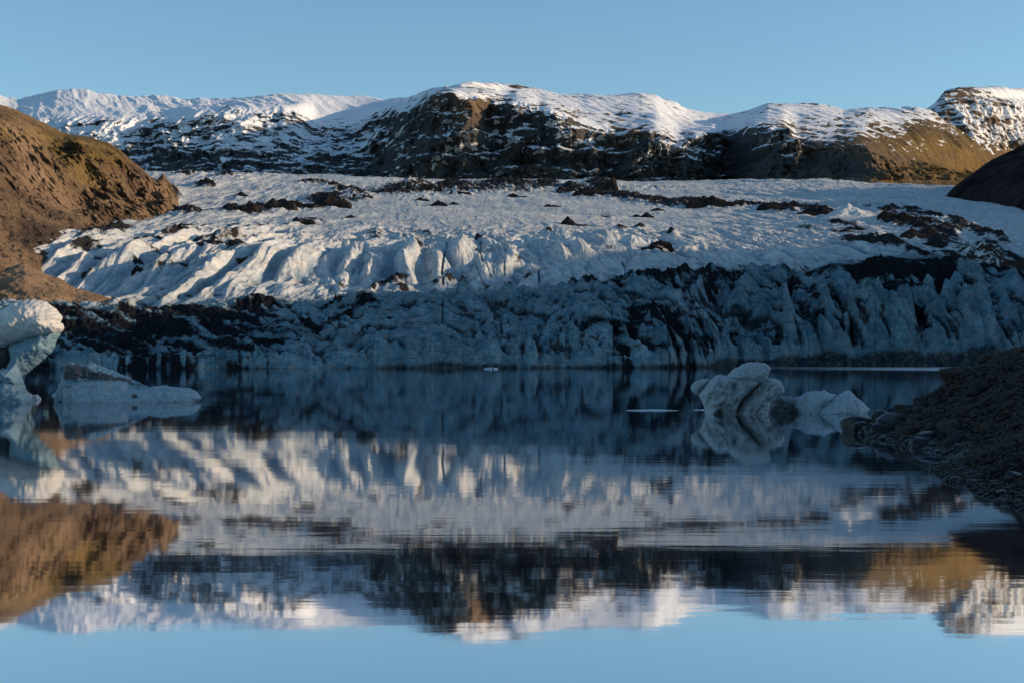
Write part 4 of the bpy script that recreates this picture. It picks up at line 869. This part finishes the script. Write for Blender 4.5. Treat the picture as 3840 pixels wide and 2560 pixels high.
# ------------------------------------------------------------------ debris cones on the ice
def mat_cone():
    m = NT('black_debris'); g = m.coord()
    f = m.noise(g, 0.6, 6, 0.7)
    c = m.ramp(f, [(0.35, (0.007, 0.007, 0.009)), (0.65, (0.030, 0.027, 0.026))])
    c = m.mix(m.math('MULTIPLY', m.attr('brown'), 0.8), c, (0.11, 0.075, 0.05))
    ice = m.ramp(m.math('ADD', m.attr('ice'), m.math('MULTIPLY', m.math('SUBTRACT', m.noise(g, 0.35, 6, 0.7), 0.5), 1.4)), [(0.45, 0.0), (0.58, 1.0)])
    c = m.mix(ice, c, (0.55, 0.57, 0.58))
    return m.bsdf(c, 0.9, m.bump(f, 0.8, 0.8), 0.03)
M_CONE = mat_cone()


def cone(u, v, wpx, hpx, label, ice=0.12, brown=0.0, seed=0, peaks=1):
    p = on_ice(u, v + 1); m_ = p.y / F
    r = wpx * m_ * 0.80; h = hpx * m_ * 1.12
    n = 56; a = np.linspace(-1, 1, n)
    gx, gy = np.meshgrid(a, a)
    rr = np.random.default_rng(seed)
    hh = np.zeros_like(gx)
    for k in range(peaks):
        px = 0 if peaks == 1 else rr.uniform(-.55, .55); py = rr.uniform(-.15, .15); ph = 1.0 if k == 0 else rr.uniform(.45, .85)
        w_ = 1.0 if peaks == 1 else .62
        q = np.hypot((gx - px) / w_, (gy - py) / .9) * (1 + .22 * n2(np.arctan2(gy - py, gx - px) * 1.6 + k, gx * 0, seed))
        hh = np.maximum(hh, ph * np.sign(1 - q) * np.abs(np.clip(1 - q, -.25, 1)) ** np.where(q < 1, 1.35, 1.0))
    hh = hh + .16 * ridge2(gx * 3.5 + seed, gy * 3.5, 5, seed, .6) * sm(-.2, .4, hh) + .03 * fbm2(gx * 9, gy * 9, 3, seed)
    edge_ = sm(.75, 1.0, np.maximum(np.abs(gx), np.abs(gy)))
    zz = hh * h - edge_ * (h * .9 + 2) - h * .12
    X_ = gx * r * 1.25; Y_ = gy * r * 1.0
    iced = ice + .35 * (gx < 0) * ice + 0.25 * n2(gx * 4, gy * 4, seed + 5)
    o = np_mesh('debris_cone', np.stack([X_, Y_, zz], -1), grid_faces(n, n), M_CONE, True, dict(ice=iced.ravel(), brown=np.full(n * n, brown)))
    o.location = (p.x, p.y + r * .45, p.z + r * .10)
    return tag(o, label, 'debris cone', 'debris cones on the glacier')


CONES = [
    (1642, 771, 42, 18, 'small sharp black cone, the more pointed of a pair standing on clear upper ice', .0, 0, 1),
    (1700, 768, 28, 10, 'flat little black cone just right of the sharp pointed one on clear ice', .0, 0, 1),
    (1581, 753, 33, 12, 'small dark mound below the central moraine, left of the sharp black cone', .1, 0, 2),
    (2152, 845, 66, 30, 'broad black cone alone in the middle of the pale ice field', .12, 0, 2),
    (1939, 739, 46, 13, 'low wide dark mound on the ice right below the central moraine belt', .15, 0, 2),
    (2072, 775, 40, 9, 'flat dark patch-like mound above and left of the broad lone black cone', .1, 0, 2),
    (2413, 814, 48, 17, 'dark two-topped mound right of the broad lone black cone', .15, 0, 2),
    (2466, 790, 34, 9, 'tiny dark mound under the long medial moraine', .1, 0, 1),
    (2480, 916, 48, 13, 'upper of two black mounds close to the dark-clothed hikers', .0, 0, 1),
    (2446, 933, 48, 12, 'lower of two black mounds close to the dark-clothed hikers', .0, 0, 2),
    (1312, 817, 26, 9, 'tiny black cone alone on the left part of the upper ice', .0, 0, 1),
    (1322, 739, 62, 24, 'grey pyramid half covered in snow beside the left end of the moraine belt', .45, .1, 1),
    (1370, 738, 34, 15, 'pale brown pyramid next to the grey snow-streaked one', .4, .7, 1),
    (2208, 728, 72, 26, 'wide black cone at the foot of the tallest moraine heap', .05, 0, 1),
    (2125, 719, 46, 17, 'black rough mound left of the tallest moraine heap', .15, 0, 2),
    (2262, 712, 66, 40, 'tallest black jagged heap rising above the glacier skyline', .2, .2, 3),
    (1714, 725, 66, 26, 'jagged snow-dusted heap in the middle of the moraine belt', .4, 0, 3),
    (1581, 702, 92, 34, 'large brown and white heap breaking the glacier skyline', .3, .3, 3),
    (899, 736, 34, 15, 'single dark cone on the smooth ice near the brown hillside', .05, 0, 1),
    (1045, 778, 74, 32, 'tall dark brown hump in the left moraine ridge', .0, .15, 2),
    (910, 792, 62, 24, 'low dark brown hump at the left end of the left moraine ridge', .0, .15, 2),
    (1222, 772, 110, 40, 'largest dark pyramid of the left moraine ridge', .05, .1, 2),
    (1126, 773, 58, 16, 'low black mound between the two tallest humps of the left moraine ridge', .05, 0, 2),
    (893, 975, 88, 34, 'brown rocky cone on the sunlit ice fingers', .1, .55, 2),
    (1132, 838, 52, 20, 'black rubble heap with two tops on the left ice field', .15, 0, 3),
    (671, 858, 40, 18, 'small grey-black cone on the ice near the corner of the brown hillside', .25, 0, 1),
    (793, 914, 74, 28, 'dark fluted mound with streaks of ice, left of the sunlit fingers', .3, 0, 3),
    (516, 1014, 34, 20, 'small boulder-like black lump on the lower left ice', .1, .1, 2),
    (2928, 784, 104, 28, 'long dark hump in the middle of the long medial moraine', .12, 0, 2),
    (3195, 822, 118, 50, 'tall white snow-covered cone with a dark crack in the right moraine', .85, 0, 1),
    (2668, 770, 108, 26, 'dark ragged heap at the left end of the long medial moraine', .12, 0, 3),
    (3056, 804, 84, 28, 'dark heap just left of the tall white cone', .15, 0, 3),
    (3356, 809, 62, 17, 'flat black mound right of the tall white cone', .05, 0, 2),
    (3428, 818, 72, 22, 'rough black heap, second mound right of the tall white cone', .1, 0, 3),
    (3461, 886, 84, 32, 'brown and black heap above the orange-clothed hikers', .1, .3, 2),
    (3533, 926, 84, 26, 'smooth black cone just left of the orange-clothed hikers', .0, .1, 1),
    (3735, 985, 160, 74, 'big brown streaked ice ridge at the right, beside the deep gully', .35, .6, 2)]
for k, c in enumerate(CONES):
    cone(c[0], c[1], c[2], c[3], c[4], c[5], c[6] * .6, seed=600 + k, peaks=c[7])

# ------------------------------------------------------------------ hikers
def skin_obj(name, verts, edges, radii, mat, parent=None, levels=1):
    me = bpy.data.meshes.new(name); me.from_pydata(verts, edges, []); o = bpy.data.objects.new(name, me); COL.objects.link(o)
    md = o.modifiers.new('s', 'SKIN')
    for i, r in enumerate(radii): me.skin_vertices[0].data[i].radius = (r, r * .8) if not isinstance(r, tuple) else r
    me.skin_vertices[0].data[0].use_root = True
    sb = o.modifiers.new('b', 'SUBSURF'); sb.levels = levels; sb.render_levels = levels
    dg = bpy.context.evaluated_depsgraph_get(); me2 = bpy.data.meshes.new_from_object(o.evaluated_get(dg)); me2.name = name
    bpy.data.objects.remove(o); me2.materials.clear(); me2.materials.append(mat)
    for p in me2.polygons: p.use_smooth = True
    r_ = bpy.data.objects.new(name, me2)
    return link(r_, parent)


M_SKIN = flat_mat('skin', (0.45, 0.28, 0.2), .6); M_DARKC = flat_mat('dark_cloth', (0.012, 0.014, 0.02)); M_ORC = flat_mat('orange_cloth', (0.75, 0.12, 0.03))
M_REDC = flat_mat('red_cloth', (0.55, 0.05, 0.05)); M_HAIR = flat_mat('dark_hair', (0.02, 0.015, 0.01)); M_TRO = flat_mat('grey_trousers', (0.03, 0.035, 0.045)); M_HEL = flat_mat('helmet', (0.5, 0.12, 0.04), .4)


def person(loc, label, group, jacket, trousers, hat, pose=0, rz=0.0, hgt=1.75):
    t = thing('person', loc, label, 'person', group); t.rotation_euler[2] = rz
    k = hgt / 1.75; cr = 0.38 if pose == 2 else 0.0       # crouch
    st = .06 + .10 * (pose == 1)
    hip = .93 - cr; sh = 1.43 - cr; hd = 1.62 - cr
    lean = .10 if pose == 2 else 0
    kf = .5 - cr * .55
    V = [(0, 0, hip), (0, -lean * .5, hip + .25), (0, -lean, sh), (0, -lean, sh + .09), (0, -lean, hd), (0, -lean - .01, hd + .10),
         (-.18, -lean, sh - .02), (-.25, -lean, sh - .30), (-.22, -lean - .12, sh - .52), (-.21, -lean - .16, sh - .60), (.18, -lean, sh - .02), (.25, -lean, sh - .30), (.23, -lean - .08, sh - .53), (.22, -lean - .10, sh - .61),
         (-.10, 0, hip - .06), (-.11 - st * .3, -st - cr * .9, kf), (-.12, -st * .2, .08), (-.12, -st * .2 - .14, .04), (.10, 0, hip - .06), (.11 + st * .3, st * .6 - cr * .9, kf), (.12, st * 1.5, .08), (.12, st * 1.5 - .14, .04)]
    E = [(0, 1), (1, 2), (2, 3), (3, 4), (4, 5), (2, 6), (6, 7), (7, 8), (8, 9), (2, 10), (10, 11), (11, 12), (12, 13), (0, 14), (14, 15), (15, 16), (16, 17), (0, 18), (18, 19), (19, 20), (20, 21)]
    Rr = [(.14, .10), (.14, .10), (.13, .10), .055, .085, .075, .06, .045, .035, .03, .06, .045, .035, .03, .085, .06, .045, .04, .085, .06, .045, .04]
    V = [tuple(c * k for c in v) for v in V]; Rr = [tuple(c * k for c in r) if isinstance(r, tuple) else r * k for r in Rr]
    skin_obj('body', V, E, Rr, M_SKIN, t)
    ji = [0, 1, 2, 6, 7, 8, 10, 11, 12]; m = {a: b for b, a in enumerate(ji)}
    skin_obj('jacket', [V[i] for i in ji], [(m[a], m[b]) for a, b in E if a in m and b in m], [tuple(np.array(Rr[i] if isinstance(Rr[i], tuple) else (Rr[i], Rr[i])) * 1.22 + .02) for i in ji], jacket, t)
    ti = [0, 14, 15, 16, 17, 18, 19, 20, 21]; m = {a: b for b, a in enumerate(ti)}
    skin_obj('trousers', [V[i] for i in ti], [(m[a], m[b]) for a, b in E if a in m and b in m], [tuple(np.array(Rr[i] if isinstance(Rr[i], tuple) else (Rr[i], Rr[i])) * 1.12 + .015) for i in ti], trousers, t)
    bm = bmesh.new(); bmesh.ops.create_uvsphere(bm, u_segments=14, v_segments=8, radius=.125 * k)
    for v_ in list(bm.verts):
        if v_.co.z < -.02 * k: bm.verts.remove(v_)
    me = bpy.data.meshes.new('hat'); bm.to_mesh(me); bm.free(); me.materials.append(hat)
    ho = link(bpy.data.objects.new('hat', me), t); ho.location = (0, -lean * k, (hd + .07) * k)
    return t


HIK = [(2273.6, 934, 0, 'person in dark clothes, leftmost of the hikers standing in a row on the ice'), (2278.3, 934, 1, 'person in dark clothes, second from the left in the row of hikers'),
       (2282.3, 935, 0, 'person in dark clothes, third from the left in the row of hikers'), (2288.3, 935, 1, 'person in dark clothes in the middle of the row of hikers'),
       (2292.6, 935, 0, 'person in dark clothes, second from the right end of the close row of hikers'), (2295.8, 934.5, 0, 'person in dark clothes at the right end of the close row of hikers'),
       (2306.8, 936, 1, 'person in dark clothes standing apart to the right of the row of hikers')]
for k, (u, v, pose, lab) in enumerate(HIK):
    p = on_ice(u, v); person((p.x, p.y, p.z - .03), lab, 'hikers in dark clothes standing on the ice', M_DARKC, M_TRO, M_DARKC, pose, 2.2 + .7 * math.sin(k * 2.1), 14 * p.y / F)
ORG = [(3590.6, 912, 2, M_DARKC, 'person in dark clothes bending down at the left of the orange group'), (3596.5, 909, 0, M_REDC, 'person in a red jacket standing near the left of the orange group'), (3610.5, 912, 2, M_ORC, 'person in an orange suit standing alone between the red jacket and the rest'),
       (3625.5, 915, 1, M_ORC, 'person in an orange-red jacket next to the black heap'), (3630.8, 916, 0, M_DARKC, 'person in black just right of the orange-red jacket by the heap'), (3636.8, 916, 0, M_REDC, 'person in a dark red jacket, rightmost of the orange group')]
for k, (u, v, pose, mj, lab) in enumerate(ORG):
    p = on_ice(u, v + 1); person((p.x, p.y, p.z - .03), lab, 'hikers in orange and red by the moraine', mj, M_TRO if mj is not M_ORC else M_ORC, M_HEL, pose, 1.0 + k, 12 * p.y / F)
p = on_ice(2411, 937); person((p.x, p.y, p.z - .03), 'person in orange crouching on the ice near the two black mounds', None, M_ORC, M_ORC, M_HEL, 2, 2.0, 1.6)

# ------------------------------------------------------------------ stony bank in the right foreground
shore = pl([(-40, 6.6), (15, 7.2), (22.3, 7.9), (25.9, 8.3), (28.5, 8.6), (30.5, 9.0), (32.5, 10.0), (34.5, 10.7), (38, 10.9), (42, 11.0), (46, 11.1), (48, 11.7), (50, 13.0), (54, 15.5), (60, 19), (80, 30), (120, 42)])
def bank_z(x, y):
    d_ = x - shore(y)
    z = np.where(d_ < 0, .45 * d_, .52 * d_) ; z = np.where(d_ > 5, 2.6 + .12 * (d_ - 5), z)
    z = z * (0.55 + 0.40 * sm(26, 42, y)) 
    return np.maximum(z, -1.5) + .10 * fbm2(x / 1.4, y / 1.8, 4, 701) * sm(-.3, .8, d_) + .22 * fbm2(x / 5, y / 6, 3, 702) * sm(.5, 2.5, d_)
bx_, by_ = np.meshgrid(np.concatenate([np.linspace(4, 20, 330), np.linspace(20.5, 70, 90)]), np.concatenate([np.linspace(-30, 17, 60), np.linspace(17.1, 56, 420), np.linspace(56.5, 110, 60)]))
bz_ = bank_z(bx_, by_) + .03 * fbm2(bx_ / .25, by_ / .3, 4, 703)
def mat_bank():
    m = NT('dark_gravel'); g = m.geo()
    vo = m.n('ShaderNodeTexVoronoi'); m.l(g, vo.inputs['Vector']); vo.inputs['Scale'].default_value = 11.0
    f = m.noise(g, 5.0, 7, 0.75)
    c = m.ramp(f, [(0.35, (0.006, 0.006, 0.006)), (0.7, (0.032, 0.028, 0.026))])
    c = m.mix(m.ramp(vo.outputs['Distance'], [(0.0, 0.0), (0.6, 0.7)]), c, (0.004, 0.004, 0.004))
    return m.bsdf(c, 0.85, m.bump(m.math('ADD', f, m.math('MULTIPLY', vo.outputs['Distance'], -1.0)), 1.0, .09), 0.03)
tag(np_mesh('gravel_bank', np.stack([bx_, by_, bz_], -1), grid_faces(*bx_.shape), mat_bank()), kind='structure')

M_ST = [mat_stone('brown_stone', (0.020, 0.017, 0.015), (0.080, 0.064, 0.055)), mat_stone('grey_stone', (0.015, 0.016, 0.018), (0.050, 0.052, 0.056)), mat_stone('wet_stone', (0.006, 0.007, 0.009), (0.016, 0.017, 0.020), 0.32)]


def stone_shape(seed, sub=3, ang=.5):
    bm = bmesh.new(); bmesh.ops.create_icosphere(bm, subdivisions=sub, radius=1)
    V = np.array([v.co[:] for v in bm.verts]); Fc = np.array([[v.index for v in f.verts] for f in bm.faces]); bm.free()
    rr = np.random.default_rng(seed)
    r_ = np.ones(len(V))
    for i in range(9):                      # planed-off facets
        nrm = rr.normal(size=3); nrm /= np.linalg.norm(nrm); h = rr.uniform(.52, .92); dp = V @ nrm
        over = np.clip(dp - h, 0, None); V = V - ang * over[:, None] * nrm * 1.6
    V = V * (1 + .10 * n3(V[:, 0] * 1.7 + seed, V[:, 1] * 1.7, V[:, 2] * 1.7, seed)[:, None] + .04 * n3(V[:, 0] * 6, V[:, 1] * 6, V[:, 2] * 6, seed)[:, None])
    return V * [1, rr.uniform(.75, 1.1), rr.uniform(.55, .8)], Fc


pool = {}
for mi in range(3):
    for k in range(7):
        V, Fc = stone_shape(800 + k)
        me_o = np_mesh('boulder', V, Fc, M_ST[mi], True); pool[(mi, k)] = me_o.data; bpy.data.objects.remove(me_o)


def boulder(x, y, s, mi, k, label, group=None, sink=.35, rz=0.0):
    o = link(bpy.data.objects.new('boulder', pool[(mi, k)])); z = float(bank_z(np.array(x), np.array(y)))
    o.location = (x, y, max(z, -.12) + s * (.6 - sink)); o.scale = (s, s, s); o.rotation_euler = (0, 0, rz)
    return tag(o, label, 'boulder', group)


boulder(w_x(3184, 48.2), 48.2, .27, 2, 0, 'wet black boulder lying alone in the water off the tip of the stony bank', None, .5)
boulder(11.35, 46.6, .62, 2, 1, 'large wet black boulder at the very tip of the stony bank')
boulder(w_x(3335, 44), 44.0, .62, 2, 2, 'flat-topped wet boulder at the waterline, second large one from the bank tip', None, .45)
boulder(w_x(3665, 42.5), 42.5, .42, 1, 3, 'large smooth bluish oval boulder high on the stony bank', None, .3)
boulder(w_x(3625, 47.5), 47.5, .34, 0, 4, 'reddish brown boulder sticking up on the skyline of the bank below the ice splinters', None, .1)
boulder(w_x(3700, 48), 48.0, .32, 0, 5, 'big brown boulder on the bank skyline right of the reddish one', None, .2)
boulder(w_x(3568, 46.5), 46.5, .46, 0, 6, 'dark rough boulder on the bank skyline, left of the reddish one', None, .1)
boulder(w_x(3300, 46.2), 46.2, .34, 2, 3, 'wet dark boulder wedged behind the large one at the tip of the bank')
boulder(w_x(3800, 25.5), 25.5, .15, 2, 4, 'pale glinting stone near the right edge on the lower beach', None, .2)
boulder(w_x(3775, 39), 39.0, .24, 0, 2, 'lone tan boulder on the smooth dark slope near the right edge', None, .2)
boulder(w_x(3506, 30.8), 30.8, .13, 2, 5, 'dark stone at the outer bend of the lower beach, touching the water', None, .4)
placed = []
rs = random.Random(5)
tries = 0
while len(placed) < 270 and tries < 20000:
    tries += 1
    y = rs.choice([rs.uniform(30, 48.5), rs.uniform(38, 48.5), rs.uniform(22, 50)]); lim = w_x(3900, y)
    x = shore(y) + rs.uniform(0, 1) ** 1.5 * 5.2 - .05
    if x > lim + .3: continue
    near = x - shore(y)
    dens = math.exp(-near * .45) if y > 36 else math.exp(-near * 1.6) * .6
    if rs.random() > dens: continue
    s = rs.uniform(.09, .31) * (1.1 if near < 1.2 and y > 38 else .75) * (1 if y > 36 else .6)
    if any((x - a) ** 2 + (y - b) ** 2 < (s + c) ** 2 * .55 for a, b, c in placed): continue
    placed.append((x, y, s))
for (x, y, s) in placed:
    near = x - shore(y)
    if near < .35:
        boulder(x, y, s, 2, rs.randrange(7), 'wet black stone in the row along the waterline of the right bank', 'wet stones along the waterline of the right bank', .4, rs.uniform(0, 6))
    elif near < 2.6:
        boulder(x, y, s, rs.randrange(2), rs.randrange(7), 'dry dark rounded stone in the belt of cobbles just above the waterline', 'dry cobbles above the waterline of the right bank', .3, rs.uniform(0, 6))
    else:
        boulder(x, y, s * .8, rs.randrange(2), rs.randrange(7), 'dry stone scattered high on the dark slope of the right bank', 'scattered stones high on the right bank', .3, rs.uniform(0, 6))


def pebbles(name, n, smin, smax, mat, wet_, seed):
    rr = np.random.default_rng(seed); Vs, Fs, c = [], [], 0
    shapes = [stone_shape(900 + k, 1, .6) for k in range(6)]
    got = 0
    while got < n:
        y = rr.uniform(17, 50); x = float(shore(y)) + rr.uniform(-.25 if wet_ else .1, .55 if wet_ else 6.5) ** 1
        if x > w_x(3960, y): continue
        V, Fc = shapes[rr.integers(6)]; s = rr.uniform(smin, smax) * (.6 if y < 30 else 1); a = rr.uniform(0, 6.28)
        Rm = np.array([[math.cos(a), -math.sin(a), 0], [math.sin(a), math.cos(a), 0], [0, 0, 1]])
        z = float(bank_z(np.array(x), np.array(y)))
        Vs.append(V @ Rm.T * s + [x, y, z + s * .2]); Fs.append(Fc + c); c += len(V); got += 1
    o = np_mesh(name, np.concatenate(Vs), np.concatenate(Fs), mat, False)
    return tag(o, kind='stuff')
g1 = pebbles('pebbles', 11000, .025, .085, M_ST[0], False, 31); tag(g1, 'dark dry pebbles covering the right bank', 'pebbles')
g2 = pebbles('pebbles', 2600, .03, .09, M_ST[2], True, 32); tag(g2, 'wet black pebbles along the edge of the lake', 'pebbles')
